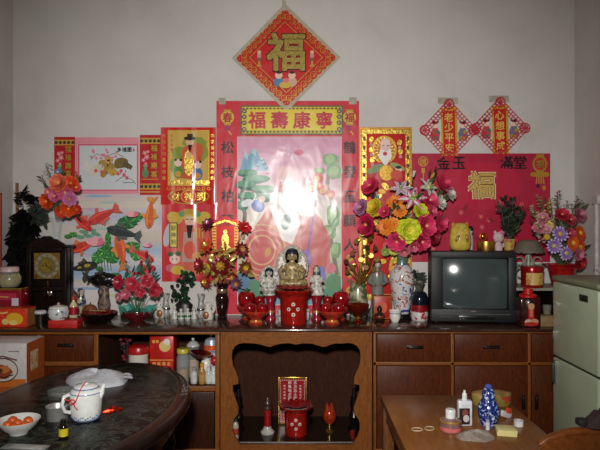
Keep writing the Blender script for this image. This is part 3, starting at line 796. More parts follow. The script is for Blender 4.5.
a.line([(381.6, 146), (384, 146.2)], .7, BLK, pmx); a.line([(386.4, 146.2), (389, 146)], .7, BLK, pmx)
a.ell(386, 173, 7, 8, None, 0, 14, GOLDP); a.ell(398, 170, 3.2, 3.4, (236, 196, 180), 0, 12, pmx); a.ell(398, 167.6, 3.2, 1.6, BLK, 0, 10, pmx); a.ell(396, 175, 6, 5, (206, 80, 60), 0, 12, pmx)
for x, y in ((371, 140), (371, 150), (399, 143), (400, 152), (372, 160)): a.ell(x, y, 2.4, 3, None, .4, 9, GOLDB); a.ell(x, y + 5, 1.6, 1.8, (206, 150, 140), .4, 9, pmx)
for k in range(26): a.ell(R.uniform(368, 404), R.uniform(185, 292), R.uniform(2, 5), R.uniform(1.5, 4), None, R.uniform(0, 3), 9, GOLDP if k % 2 else GOLDB)
for k in range(10): a.ell(R.uniform(370, 402), R.uniform(190, 290), R.uniform(2, 3.4), R.uniform(2, 3), R.choice([(222, 210, 200), (92, 130, 140), (206, 90, 90), (150, 170, 110)]), 0, 9, pmx)
a.vtext('福如東海', 371.5, 136, 5, 0.01, None, GOLDB)
a.build('picture', t)

# ---- wide red panel with four characters
t = wthing('hanging_banner', 'wide crimson panel reading four black characters around a gold fortune character', 'poster', 480, 258)
a = wart(.004, t); a.board(411.5, 153.5, 550, 262, (178, 30, 62)); a.build('sheet', t)
a = wart(.0044, t)
a.ell(480, 186, 42, 24, (190, 34, 64), 0, 30)
a.htext('金玉', 443.6, 163, 15, 13, (20, 13, 15), None, .035); a.htext('滿堂', 506.5, 162.4, 13.5, 12.5, (20, 13, 15), None, .035)
a.text('福', 481.5, 185, 25.5, (232, 214, 160), None, .10); a.text('福', 481.5, 185, 25, (110, 60, 24), None, .06); a.text('福', 481.5, 185, 25, None, mat((222, 184, 96), .4, .25, .3, 200), .03)
a.ring(423, 161.5, 5, .9, None, 18, GOLDP); a.text('囍', 423, 161.5, 6, None, GOLDP, .02); a.rect(421.4, 168, 424.6, 173, (200, 150, 60)); a.line([(423, 173), (423, 180)], .8, (206, 160, 60))
gx = 539.5
a.ell(gx, 164, 7.4, 8.4, None, 0, 20, GOLDP); a.ell(gx, 164, 5.6, 6.4, (190, 40, 50), 0, 18); a.text('福', gx, 164, 8, None, GOLDB, .04); a.rect(gx - 4, 154.6, gx + 4, 156.6, None, GOLDP); a.rect(gx - 4, 171.6, gx + 4, 173.4, None, GOLDP)
for dx in (-6, 0, 6): a.ell(gx + dx, 174.5, 3.6, 2.4, None, 0, 12, GOLDP)
for k in range(5): a.line([(gx - 3 + k * 1.5, 176), (gx - 4 + k * 2, 184)], .8, (206, 150, 60))
a.ell(gx - 2, 186, 1.6, 2.4, (60, 30, 60)); a.ell(gx + 4, 188, 1.8, 2.6, (206, 120, 40))
for k in range(16): a.blossom(R.uniform(416, 546), R.uniform(200, 250), 2.6, (206, 80, 96), (214, 140, 80)); a.ell(R.uniform(416, 546), R.uniform(200, 250), 4, 1.6, (140, 40, 50), R.uniform(0, 3), 10)
a.build('lettering', t)

# ---- paper-cut diamonds with banners
def papercut(cx, top, st, label, tilt):
    t = wthing('papercut_diamond', label, 'wall hanging', cx, 162, None)
    a = wart(.0066, t); h = 31; cy = top + h
    C4 = [(cx, cy - h), (cx + h - 2, cy), (cx, cy + h), (cx - h + 2, cy)]
    col = (190, 36, 52)
    def clip(p): return p
    for i in range(4):
        p, q = C4[i], C4[(i + 1) % 4]
        for s in (1.0, .83, .69):
            a.line([lp((cx, cy), p, s), lp((cx, cy), q, s)], .7 if s != .83 else .5, col)
        for k in range(11):
            u = (k + .5) / 11
            for s in (.92, .76):
                x, y = lp((cx, cy), lp(p, q, u), s); a.ring(x, y, 2.0, .55, col, 10)
    for x, y in ((cx, cy - h + 5), (cx - h + 6.5, cy), (cx + h - 6.5, cy), (cx, cy + h - 5)):
        a.ring(x, y, 5.2, 1.1, col, 18); a.ell(x, y, 1.5, 1.5, col, 0, 10)
        for k in range(8): a.line([(x, y), (x + 5 * math.cos(k * PI / 4), y + 5 * math.sin(k * PI / 4))], .8, col)
    a.build('lattice', t)
    a = wart(.0084, t, TAPE); a.rect(cx - 11, top - 1.6, cx + 9, top + 4.6, None); a.build('tape', t)
    for dx, c in ((-13.5, (190, 70, 66)), (14, (120, 110, 130))):
        a = wart(.0070, t); a.child(cx + dx, cy + 10, 20, c, (36, 28, 28), (92, 110, 96) if dx < 0 else (176, 150, 70)); a.build('child_figure', t)
    a = wart(.0074, t)
    a.pboard([(cx - 8.2, top + 8.5), (cx + 8, top + 7.5), (cx + 9.2, top + 56), (cx - 6.8, top + 56.4)], (206, 160, 34), .001)
    a.poly([(cx - 6.3, top + 12), (cx + 6, top + 11.4), (cx + 7, top + 54), (cx - 4.9, top + 54.3)], (196, 34, 30))
    for i, ch in enumerate(st): a.text(ch, cx - .2 + i * .35, top + 18 + i * 10.2, 8.6, (226, 186, 84), None, .03)
    a.build('banner', t)
papercut(448.5, 99.5, '老少平安', 'red papercut diamond with banner of four gold characters, beside the gold bordered picture', 0)
papercut(499.5, 97.5, '心想事成', 'red papercut diamond with four gold characters, farther from the gold bordered picture', 0)
# bits of old tape
for i, (x, y, w, h) in enumerate(()): pass
# ================================================================== things on the long top, from the clock side
def simple(name, label, cat, loc, fn, group=None, rotz=0):
    g = G(); fn(g); o = g.build(name, None, loc, rotz); return tag(o, label, cat, group)
WHITE = mat((226, 222, 214), .2, 0, .06); DARK = mat((20, 17, 16), .35, 0, .2); BLKW = wood((14, 9, 8), (36, 22, 18), (6, 6, 1), .3)
REDG = mat((176, 20, 26), .15, 0, .15, 40, .5); GOLDM = mat((206, 160, 70), .25, .9, .15, 60); CHROME = mat((190, 190, 188), .12, 1, .05)
GREEN = mat((40, 82, 44), .5, 0, .25, 90)

# tin box, carton and jar at the end of the top
Y = 3.60; s = sc(Y)
def box_thing(name, label, cat, px0, px1, pyt, pyb, Y, depth, m, rotz=0, bev=.003, z=None):
    """upright box whose front face spans the given columns at distance Y; children added by the caller"""
    s = sc(Y); x = ((px0 + px1) / 2 - 300) * s; w = (px1 - px0) * s; h = (pyb - pyt) * s
    t = thing(name, label, cat, (x, Y + depth / 2, z if z is not None else TOP), rotz)
    G().box((0, 0, h / 2), (w, depth, h), m, bev).build('body', t)
    return t, w, h
t, w, h = box_thing('carton', 'red and orange snack carton with a yellow picture under the maroon tin', 'carton', -8, 27, 308.5, 327.5, 3.50, .12, mat((206, 52, 28), .35))
a = Art(lambda x: x, lambda y: -y, -.0605); a.rect(-w * .44, -h * .93, w * .46, -h * .1, (212, 60, 24)); a.ell(w * .15, -h * .45, w * .24, h * .32, (224, 170, 40), .1); a.ell(-w * .12, -h * .3, w * .1, h * .16, (226, 196, 110)); a.ell(w * .1, -h * .25, w * .12, h * .13, (232, 206, 120)); a.line([(-w * .35, -h * .8), (-w * .2, -h * .74), (-w * .05, -h * .8)], h * .07, (232, 196, 120)); a.build('printed_front', t)
g = G(); g.box((w / 2 + .0006, 0, h / 2), (.001, .11, h * .9), mat((170, 110, 60), .4)); g.build('side_print', t)
CT = TOP + h
t, w, h = box_thing('biscuit_tin', 'maroon biscuit tin with gold rim standing on the red carton', 'tin', -10, 21, 288, 308, 3.51, .10, mat((150, 24, 44), .25, .3), z=CT)
for z_, q_ in ((h - .006, .012), (.004, .006)): G().box((0, 0, z_), (w + .003, .103, q_), GOLDM, .002).build('rim', t)
a = Art(lambda x: x, lambda y: -y, -.0505); a.rect(-w * .4, -h * .75, w * .35, -h * .4, (172, 40, 64)); a.rect(w * .2, -h * .5, w * .42, -h * .12, (200, 190, 200)); a.line([(-w * .4, -h * .6), (w * .1, -h * .55)], h * .05, (206, 160, 90)); a.build('printed_front', t)
TT = CT + h
def glass_jar(t, prof, fill, fillm, capz, capr, caph, capm, gm=None):
    G().lathe(prof, gm or glass(), 24).build('glass', t)
    G().lathe(fill, fillm, 20).build('contents', t)
    G().lathe([(0, capz), (capr, capz), (capr, capz + caph * .8), (capr * .9, capz + caph), (0, capz + caph)], capm, 24).build('lid', t)
t = thing('jar', 'round glass jar of yellow green preserves with a pale pink lid on the maroon tin', 'jar', at(9.5, 3.565, TT))
glass_jar(t, [(0, .001), (.05, .001), (.069, .03), (.07, .06), (.055, .09), (.05, .1), (.047, .1), (.052, .088), (.067, .058), (.066, .03), (.048, .005), (0, .005)],
          [(0, .006), (.047, .006), (.065, .03), (.065, .06), (.054, .084), (0, .084)], speckle((150, 136, 48), (110, 98, 32), 50, .45, .6), .096, .054, .03, mat((206, 176, 172), .4))
# foil bits and small pale box behind
simple('foil_wrapper', 'crumpled silver foil wrapper behind the carton beside the clock', 'wrapper', at(36, 3.66), lambda g: [g.ell((R.uniform(-.035, .035), R.uniform(-.02, .02), .014 + R.uniform(0, .03)), (R.uniform(.014, .022), .014, R.uniform(.011, .014)), foil((170, 176, 190), .25, 90, 1), 9) for k in range(9)])
# black ruffled tub
def tub(g):
    g.lathe([(0, .0), (.027, .0), (.031, .075), (.0, .075)], DARK, 22)
    for k in range(11):
        an = k * .571; g.ell((.024 * math.cos(an), .024 * math.sin(an), .082), (.011, .011, .012), mat((196, 196, 200), .5), 8)
    g.ell((0, 0, .08), (.022, .022, .014), mat((196, 196, 200), .5), 10)
simple('tub', 'small black tub topped with white ruffled paper in front of the clock', 'tub', at(40.5, 3.56), tub)

# shaggy black bunch in the corner
t = thing('shaggy_bunch', 'tall shaggy black bunch of leaves hanging in the corner behind the clock', 'dried bunch', at(24, 3.86, TOP))
mk = [mat((7, 7, 7), .75, 0, .3), mat((14, 15, 13), .75, 0, .3)]
for q in mk: q.node_tree.nodes['Principled BSDF'].inputs['Specular IOR Level'].default_value = .08
g = G(); g.tube([(0, 0, 0), (.0, 0, .3), (0, .01, .72)], .012, mk[0], 7); g.build('stem', t)
g = G(); s = sc(3.86)
for k in range(620):
    u = R.random(); z = .12 + u * .58
    wdt = (.085 if z < .5 else .07) * (1 if z < .62 else .55)
    p = Vector((max(-.1, min(.1, R.gauss(0, wdt * .6))) - .005, R.uniform(-.0, .04), z))
    leaf(g, p, (R.uniform(-.7, .7), R.uniform(-.3, .3), R.uniform(-1, .4)), R.uniform(.04, .085), R.uniform(.022, .036), mk[k % 2])
for px, py in ((24, 194), (27, 198), (35, 201), (37, 204), (32, 202), (20, 200)):
    q = P(px, py, 3.84) - t.location
    for j in range(7): leaf(g, q + Vector((R.uniform(-.02, .02), 0, R.uniform(-.03, .03))), (R.uniform(-1, 1), R.uniform(-.5, .2), R.uniform(-.6, .6)), .05, .018, mk[j % 2])
for k in range(60):
    q = P(R.uniform(32, 44), R.uniform(206, 222), 3.83) - t.location; leaf(g, q, (R.uniform(-.5, 1), R.uniform(-.5, .2), R.uniform(-.8, .5)), .05, .026, mat((44, 52, 44), .6))
g.build('foliage', t)

# mantel clock
Y = 3.70; s = sc(Y); w = 40 * s; h = (320 - 248) * s
t = thing('mantel_clock', 'dark wooden mantel clock with gold square dial and a pendulum window', 'clock', at(50, Y + .06))
H = zof(247, Y) - TOP
g = G(); d = .12
g.box((0, 0, .012), (w + .01, d + .01, .024), BLKW, .004); g.box((0, .03, H / 2), (w, d - .06, H), BLKW, .004)
for x in (-w / 2 + .014, w / 2 - .014): g.box((x, -.02, H / 2), (.028, .08, H - .01), BLKW, .003)
for z in (.03, H * .44, H - .016): g.box((0, -.02, z), (w - .05, .078, .028), BLKW, .003)
g.box((0, 0, H + .004), (w + .03, d + .02, .014), BLKW, .004); g.build('case', t)
pts = [(-w * .46, 0)]
for k in range(25):
    u = -1 + k / 12; b = .62 * (1 - abs(u)) ** .8 + .18 * abs(math.sin(u * PI * 2.5)) * (1 - abs(u)); pts.append((u * w * .44, .008 + b * .075))
pts.append((w * .46, 0))
G().prism([(x, H + .011 + z) for x, z in pts], -.055, -.035, BLKW).build('pediment', t)
dz = zof(266, Y) - TOP; dw = 26 * s
fc = G(); fc.box((0, -.044, dz), (dw, .004, dw), mat((150, 118, 58), .35, .5, .3, 120)); o = fc.build('dial', t)
a = Art(lambda x: x, lambda y: dz - y, -.0464, mat((150, 132, 80), .3, .6, .1))
a.ell(0, 0, dw * .46, dw * .46, None, 0, 32); a.ring(0, 0, dw * .47, dw * .12, None, 32, mat((188, 180, 150), .3, .6, .1)); a.ell(0, 0, dw * .24, dw * .24, None, 0, 24, mat((176, 150, 60), .3, .7))
dk = mat((30, 22, 16), .4)
for k, nm in enumerate(('XII', 'I', 'II', 'III', 'IIII', 'V', 'VI', 'VII', 'VIII', 'IX', 'X', 'XI')):
    an = 2 * PI * k / 12; a.text(nm, math.sin(an) * dw * .4, -math.cos(an) * dw * .4, dw * .1, None, dk, .0)
for x, y in ((-1, -1), (1, -1), (-1, 1), (1, 1)): a.ell(x * dw * .42, y * dw * .42, dw * .07, dw * .07, None, 0, 10, GOLDM)
a.build('numerals', o)
g = G()
g.tube([(0, -.049, dz), (dw * .2, -.049, dz - dw * .16)], .0022, dk, 5); g.tube([(0, -.05, dz), (-dw * .06, -.05, dz + dw * .12)], .0026, dk, 5); g.ell((0, -.05, dz), .004, dk, 8)
for x in (-.15, .15): g.ell((x * dw, -.048, dz), .004, dk, 8)
g.build('hands', o)
pz = zof(294, Y) - TOP
g = G(); g.tube([(0, -.03, pz + .08), (0, -.03, pz + .02)], .003, GOLDM, 6); g.lathe([(0, -.004), (.022, -.004), (.028, 0), (.022, .004), (0, .004)], CHROME, 24, Matrix.Translation((0, -.03, pz)) @ Matrix.Rotation(PI / 2, 4, 'X')); g.build('pendulum', t)
CLK = H + TOP + .011
# tall flowers on the clock
t = thing('flower_vase', 'clear glass vase of orange and pink artificial flowers standing on the clock', 'flowers', at(56.5, 3.79, CLK + .001))
s = sc(3.79); vh = zof(215, 3.79) - CLK
G().lathe([(0, 0), (.028, 0), (.032, .01), (.022, vh * .35), (.03, vh * .7), (.044, vh), (.04, vh), (.026, vh * .7), (.018, vh * .35), (.026, .012), (0, .012)], glass((225, 232, 236), .05), 24).build('vase', t)
OR, SAL, LAV, RD, PK = (226, 84, 34), (232, 108, 84), (214, 130, 176), (206, 40, 46), (226, 98, 140)
bouquet(t, (0, 0, vh), 3.79, [(60, 184, 'peony', 9, SAL, (240, 190, 70), (236, 140, 90)), (71, 184, 'peony', 7, OR, (240, 190, 60)), (66, 193, 'peony', 8, PK, (250, 210, 120)), (70, 199, 'peony', 7, LAV, (230, 170, 80)),
    (49, 201, 'peony', 8, OR, (240, 180, 60)), (69, 208, 'peony', 8.5, OR, (246, 190, 60)), (62, 211, 'peony', 6, (216, 60, 30), (240, 180, 60)), (76, 209, 'peony', 5, RD, (240, 180, 60)), (56, 196, 'peony', 6, (222, 110, 160), (240, 200, 90)), (76, 187, 'daisy', 5, RD, (230, 180, 60)),
    (48, 170, 'sprig', 6, (206, 214, 200), (150, 190, 160)), (44, 181, 'sprig', 5, (206, 90, 110), (120, 160, 110)), (58, 172, 'daisy', 4, (96, 130, 190), (230, 220, 160)), (52, 180, 'sprig', 6, (196, 210, 190), (110, 140, 90)), (48, 192, 'daisy', 5, (222, 100, 140), (240, 200, 90)), (76, 177, 'sprig', 5, (206, 60, 60), (120, 130, 60))],
    34, [(50, 78, 46), (66, 92, 52), (42, 60, 48)], .08)

# red box with lidded pot
t, w, h = box_thing('gift_box', 'flat red cardboard box under the white lidded pot', 'box', 48, 77, 320.5, 328, 3.48, .1, mat((190, 34, 28), .45), .0)
a = Art(lambda x: x, lambda y: -y, -.0505); a.line([(-w * .4, -h * .3), (w * .4, -h * .3)], h * .06, (150, 24, 24)); a.line([(-w * .4, -h * .7), (w * .2, -h * .7)], h * .06, (214, 70, 50)); a.build('printed_front', t)
bt = TOP + h; Yp = 3.525; s = sc(Yp)
t = thing('lidded_pot', 'white porcelain lidded pot with blue brushwork on the flat red box', 'pot', at(58.5, Yp, bt))
po = speckle((206, 208, 208), (60, 74, 100), 34, .6, .68)
G().lathe([(0, 0), (.042, 0), (.058, .018), (.061, .045), (.056, .066), (.05, .068), (0, .066)], po, 26).build('body', t)
l = G().lathe([(.056, .068), (.05, .078), (.02, .086), (0, .088)], WHITE, 26).build('lid', t); G().ell((0, 0, .094), (.009, .009, .009), mat((190, 150, 140), .3), 10).build('knob', l)
def bottle(t, h, r, body, cap, label=None, lz=(.2, .5), neck=.35, caph=.1, shoulder=.62):
    G().lathe([(0, 0), (r * .9, 0), (r, h * .03), (r, h * shoulder), (r * .8, h * (shoulder + .1)), (r * neck, h * (shoulder + .2)), (r * neck, h * (1 - caph)), (0, h * (1 - caph))], body, 20).build('body', t)
    G().lathe([(0, h * (1 - caph * 1.3)), (r * neck * 1.15, h * (1 - caph * 1.3)), (r * neck * 1.15, h), (0, h)], cap, 16).build('cap', t)
    if label: G().lathe([(r * 1.015, h * lz[0]), (r * 1.015, h * lz[1])], label, 20).build('paper_label', t)
t = thing('sauce_bottle', 'small bottle with a red label and pale foot beside the red lacquer bowl', 'bottle', at(73.5, 3.66))
bottle(t, .166, .026, mat((214, 196, 150), .15), mat((190, 60, 60), .4), mat((158, 24, 34), .35), (.32, .62))

# lacquer bowl
t = thing('lacquer_bowl', 'wide dark red lacquer bowl with a black underside', 'bowl', at(99, 3.64))
G().lathe([(0, 0), (.05, 0), (.055, .008), (.09, .03), (.112, .055), (.115, .068), (.11, .073)], mat((20, 10, 10), .15, 0, .2, 40, .5), 36).build('outer_shell', t)
G().lathe([(.11, .073), (.098, .066), (.085, .05), (.05, .03), (0, .024)], mat((120, 12, 18), .12, .2, .15, 40, .6), 36).build('lining', t)
g = G(); g.tube([(-.06, .0, .078), (.05, -.02, .079)], .004, mat((150, 130, 70), .4), 6); g.build('spoon', None, at(99, 3.66)); tag(bpy.data.objects['spoon'], 'thin pale wooden stick lying across the dark lacquer bowl', 'stick')

# curios behind the bowl
t = thing('fish_ornament', 'black carved fish ornament on a stone pedestal behind the lacquer bowl', 'ornament', at(104, 3.88))
fb = speckle((20, 20, 20), (130, 126, 110), 46, .64, .68, .25); s = sc(3.88)
g = G(); zf = zof(280, 3.88) - TOP
sec = [(-.09, .004), (-.07, .022), (-.04, .034), (.0, .04), (.04, .036), (.07, .024), (.088, .006)]
g.tube([(x - .0, 0, zf + .01 * math.sin(x * 20)) for x, r in sec], [r for x, r in sec], fb, 14); g.build('fish_body', t)
g = G()
g.ell((.005, 0, zf), (.098, .034, .05), fb, 18); g.prism([(-.085, zf), (-.115, zf + .03), (-.105, zf), (-.115, zf - .035)], -.004, .004, fb); g.prism([(-.03, zf + .03), (.0, zf + .058), (.03, zf + .036)], -.004, .004, fb); g.prism([(.0, zf - .03), (-.03, zf - .055), (.02, zf - .038)], -.003, .003, fb)
g.build('fin', t)
g = G(); st = speckle((120, 100, 88), (60, 48, 44), 40, .45, .6, .5)
g.lathe([(0, 0), (.042, 0), (.046, .02), (.036, .05), (.044, .09), (.036, .13), (.03, zf - .03), (0, zf - .03)], st, 12, None, 1, .8); g.ell((-.012, -.03, zf - .075), (.02, .014, .025), st, 10); g.build('pedestal', t)
t = thing('gourd', 'orange brown bottle gourd standing behind the sauce bottle', 'gourd', at(73, 3.88))
G().lathe([(0, 0), (.03, .005), (.042, .04), (.034, .075), (.022, .095), (.03, .12), (.026, .148), (.008, .165), (.004, .185), (0, .186)], mat((150, 84, 44), .35, 0, .2), 20).build('body', t)
simple('gourd', 'round brown gourd lying behind the lacquer bowl', 'gourd', at(90, 3.80), lambda g: (g.ell((0, 0, .05), (.052, .045, .05), mat((128, 74, 46), .35, 0, .2), 18), g.tube([(0, 0, .097), (.006, 0, .112)], .004, mat((90, 60, 40), .6), 6)))
t = thing('bird_figurine', 'small painted bird figurine between the bottle gourd and the black fish', 'figurine', at(81, 3.94))
g = G(); g.lathe([(0, 0), (.03, 0), (.022, .03), (.03, .07), (.034, .1), (.022, .14), (.02, .155), (.024, .17), (.016, .188), (0, .192)], speckle((190, 176, 150), (40, 60, 96), 26, .48, .54), 16); g.build('body', t)
G().prism([(-.02, .11), (-.05, .15), (-.06, .19), (-.035, .16), (-.01, .13)], -.01, .01, mat((40, 50, 70), .4)).build('wing', t); G().lathe([(.006, 0), (0, .016)], mat((214, 150, 50), .4), 8, Matrix.Translation((0, -.022, .168)) @ Matrix.Rotation(PI / 2, 4, 'X')).build('beak', t)

# lotus arrangement
t = thing('lotus_arrangement', 'maroon bowl of artificial red lotus flowers with teal leaves', 'flowers', at(137, 3.74))
G().lathe([(0, 0), (.045, 0), (.05, .008), (.085, .03), (.098, .06), (.096, .068), (.088, .06), (.07, .035), (0, .03)], mat((92, 24, 28), .15, 0, .25, 40, .5), 30).build('bowl', t)
G().lathe([(0, .058), (.086, .058)], mat((60, 84, 66), .5), 20).build('filling', t)
CR = (176, 28, 52)
bouquet(t, (0, 0, .06), 3.74, [(146, 258, 'bud', 4.6, CR, (222, 110, 130)), (128, 273, 'bud', 3.6, CR, (222, 110, 130)), (119, 282, 'lotus', 7, CR, (230, 190, 196)), (132, 284, 'lotus', 7, (190, 36, 60), (236, 200, 206)), (147, 281, 'lotus', 7, CR, (226, 170, 180)), (155, 290, 'lotus', 7, (168, 22, 40), (210, 120, 130)), (141, 266, 'bud', 4, (168, 22, 44), (222, 110, 130)), (126, 294, 'lotus', 5.5, (206, 90, 110), (240, 220, 220)), (154, 272, 'bud', 3, CR, (222, 110, 130)), (140, 292, 'lotus', 5.5, (180, 32, 52), (226, 170, 180)), (119, 297, 'lotus', 4.5, (206, 120, 136), (236, 214, 214))],
    46, [(46, 110, 90), (66, 150, 130), (40, 88, 52), (84, 160, 140)], .08, (50, 100, 60), (137, 285), (.035, .065))
g = G()
for k in range(14):
    an = k * .449; leaf(g, (.07 * math.cos(an), .07 * math.sin(an), .062), (math.cos(an), math.sin(an) - .2, .6), .06, .045, mat((70, 150, 132), .45, 0, .2))
g.build('teal_leaf_ring', t)

# white beckoning figurines, candlestick vases, little row of four
def cat_fig(t, hh, mirror=1):
    m = speckle((214, 208, 198), (150, 140, 126), 22, .58, .66)
    G().lathe([(0, 0), (.036, 0), (.042, .02), (.038, .05), (.026, .072), (.022, .076), (.03, .088), (.031, .104), (.02, .12), (0, .124)], m, 18, Matrix.Diagonal((hh / .124,) * 3 + (1,))).build('body', t)
    for x in (-1, 1): G().lathe([(.011, 0), (.002, .02), (0, .021)], m, 8, Matrix.Translation((x * .019 * hh / .124, 0, hh * .9))).build('ear', t)
    g = G(); g.tube([(mirror * .03, -.02, hh * .42), (mirror * .044, -.03, hh * .6), (mirror * .04, -.03, hh * .78)], [.011, .01, .011], m, 8); g.build('raised_paw', t)
    G().ell((mirror * -.008, -.038, hh * .28), (.02, .008, .026), mat((150, 100, 60), .35, .3), 12).build('gold_plaque', t)
    g = G()
    for x in (-.012, .012): g.ell((x, -.029 * hh / .124, hh * .82), (.004, .003, .004), DARK, 8)
    g.build('eyes', t)
t = thing('cat_figurine', 'white porcelain beckoning cat figurine beside the lotus bowl', 'figurine', at(159.5, 3.88)); cat_fig(t, .108, -1)
t = thing('cat_figurine', 'white porcelain beckoning cat figurine beside the dark glass vase', 'figurine', at(208, 3.80)); cat_fig(t, .112, 1)
SV = speckle((176, 174, 168), (110, 108, 104), 50, .5, .6, .25)
def small_vase(t, hh): G().lathe([(0, 0), (.026, 0), (.028, .012), (.02, .03), (.024, .06), (.019, hh * .62), (.016, hh * .72), (.026, hh * .97), (.024, hh), (.017, hh * .8), (0, hh * .72)], SV, 20).build('body', t); G().lathe([(.027, hh * .3), (.029, hh * .34), (.027, hh * .38)], CHROME, 20).build('band', t)
t = thing('small_vase', 'grey white flared vase behind the cat figurine near the lotus bowl', 'vase', at(166, 3.94)); small_vase(t, .155)
t = thing('small_vase', 'grey white flared vase behind the cat figurine near the dark vase', 'vase', at(201, 3.90)); small_vase(t, .155)
for i, (px, rb, lb, hh) in enumerate(((174.5, (206, 204, 196), 'tallest plain white figurine of the row of four under the green tree', .088), (181, (60, 120, 76), 'figurine with a green base in the row of four, beside the plain white one', .07), (187.5, (52, 126, 74), 'figurine with a broad green robe in the row of four under the tree', .074), (194, (200, 196, 190), 'pale stooping figurine closing the row of four beside the flared vase', .08))):
    t = thing('miniature_figurine', lb, 'figurine', at(px, 3.82), 0, 'row of four miniature figurines'); rm = mat(rb, .3)
    G().lathe([(0, 0), (.019, 0), (.02, .01), (.014, hh * .4), (.015, hh * .55), (.007, hh * .68), (.011, hh * .8), (.010, hh * .93), (0, hh)], mat((206, 204, 196), .25), 14).build('body', t)
    G().lathe([(.0185, .004), (.0195, .012), (.0155, hh * .38)], rm, 14).build('robe', t)
    g = G(); g.tube([(-.014, -.002, hh * .55), (-.018, -.012, hh * .4), (-.006, -.017, hh * .38)], .005, mat((206, 204, 196), .3), 6); g.tube([(.014, -.002, hh * .55), (.018, -.012, hh * .4), (.006, -.017, hh * .38)], .005, mat((206, 204, 196), .3), 6); g.build('sleeves', t)
# dark jade tree
t = thing('jade_tree', 'dark green jade grape tree ornament on a rocky foot', 'ornament', at(184, 3.92))
g = G(); rk = mat((38, 30, 30), .4, 0, .3); s = sc(3.92)
g.lathe([(0, 0), (.07, 0), (.075, .02), (.05, .05), (.06, .08), (.03, .11), (0, .115)], rk, 12, None, 1, .6); g.tube([(0, 0, .1), (.015, 0, .17), (-.01, 0, .24), (.02, 0, .29)], [.014, .012, .01, .007], rk, 8); g.build('rock_foot', t)
g = G(); jd = [mat((24, 58, 36), .2, 0, .3), mat((36, 78, 50), .2, 0, .3), mat((46, 26, 32), .2, 0, .2)]
for k in range(80):
    u = R.random(); z = .1 + u * .2; x = R.gauss(.0 + (u - .5) * .06, .045 * (1 - u * .3))
    if k % 3: leaf(g, (x, R.uniform(-.04, .02), z), (R.uniform(-1, 1), R.uniform(-1, .1), R.uniform(-.6, .6)), .038, .028, jd[k % 2])
    else: g.ell((x, R.uniform(-.045, .02), z - .02), .013, jd[2 if k % 2 else 0], 8)
g.build('foliage', t)
# dark vase with pinwheel flowers
t = thing('pinwheel_flower_vase', 'dark brown glass vase of shiny maroon pinwheel flowers and gold foil', 'flowers', at(222, 3.83))
h = zof(283, 3.83) - TOP
G().lathe([(0, 0), (.03, 0), (.033, .008), (.024, .02), (.034, .06), (.044, h * .55), (.042, h * .64), (.03, h * .72), (.026, h * .8), (.04, h * .98), (.044, h), (.036, h), (.022, h * .8), (0, h * .72)], mat((36, 14, 14), .06, 0, .2, 40, .6), 28).build('vase', t)
G().lathe([(.032, h * .72), (.036, h * .78), (.032, h * .84)], mat((150, 130, 110), .25, .6), 28).build('neck_band', t)
GO = (232, 190, 80)
bouquet(t, (0, 0, h - .02), 3.83, [(207, 224, 'pinwheel', 8, (86, 20, 46), (222, 130, 160)), (244, 227, 'pinwheel', 8.5, (190, 24, 34), (200, 40, 40)), (206, 246, 'pinwheel', 8.5, (200, 64, 34), (226, 180, 80)), (241.5, 249, 'pinwheel', 8, (96, 18, 30), (226, 170, 100)), (199, 265, 'pinwheel', 8, (120, 20, 34), (210, 90, 90)), (221, 266, 'pinwheel', 11, (92, 18, 22), GO), (245, 267, 'pinwheel', 8, (110, 46, 26), (230, 200, 60)), (206, 282, 'pinwheel', 8, (150, 44, 34), GO), (236, 283, 'pinwheel', 7, (90, 60, 90), (214, 150, 80)), (232, 277, 'pinwheel', 6, (110, 20, 30), GO)], 0, [(60, 60, 30)], .1, (120, 90, 40))
g = G()
for k in range(70):
    q = P(R.gauss(223, 10), R.gauss(265, 9), 3.80 + R.uniform(-.03, .04)) - t.location
    leaf(g, q, (R.uniform(-1, 1), R.uniform(-1, .2), R.uniform(-1, 1)), R.uniform(.03, .06), .03, mat((240, 206, 112), .25, .55, .3, 80))
g.build('foil_leaves', t)
# red shrine card on the wall behind the pinwheels
t = wthing('hanging_shrine_card', 'red shrine shaped card with gold pillars and a gold figure above the pinwheel flowers', 'card', 226, 252)
a = wart(.0095, t, FOILRED); a.pboard([(211, 252), (211, 228), (208, 223), (214, 220), (220, 219), (226, 215.5), (232, 219), (238, 220), (243, 223), (240, 228), (240, 252)], None, .002)
a.rect(212.5, 227, 216.5, 251, None, GOLDP); a.rect(234.5, 227, 238.5, 251, None, GOLDP)
for k in range(8):
    for x in (212.8, 234.8): a.rect(x, 228 + k * 3, x + 3.4, 229.4 + k * 3, (190, 60, 30), print_mat())
a.poly([(210, 226), (216, 222.5), (226, 219.5), (235, 222.5), (241, 226)], None, GOLDB); a.poly([(213, 226), (226, 221.5), (238, 226)], (190, 40, 40), print_mat())
a.ell(225.5, 240, 3.6, 7, None, 0, 14, GOLDB); a.ell(225.5, 232, 2, 2.4, None, 0, 12, GOLDB); a.ell(225.5, 247.5, 5, 2.4, None, 0, 12, GOLDB)
a.build('card_front', t)
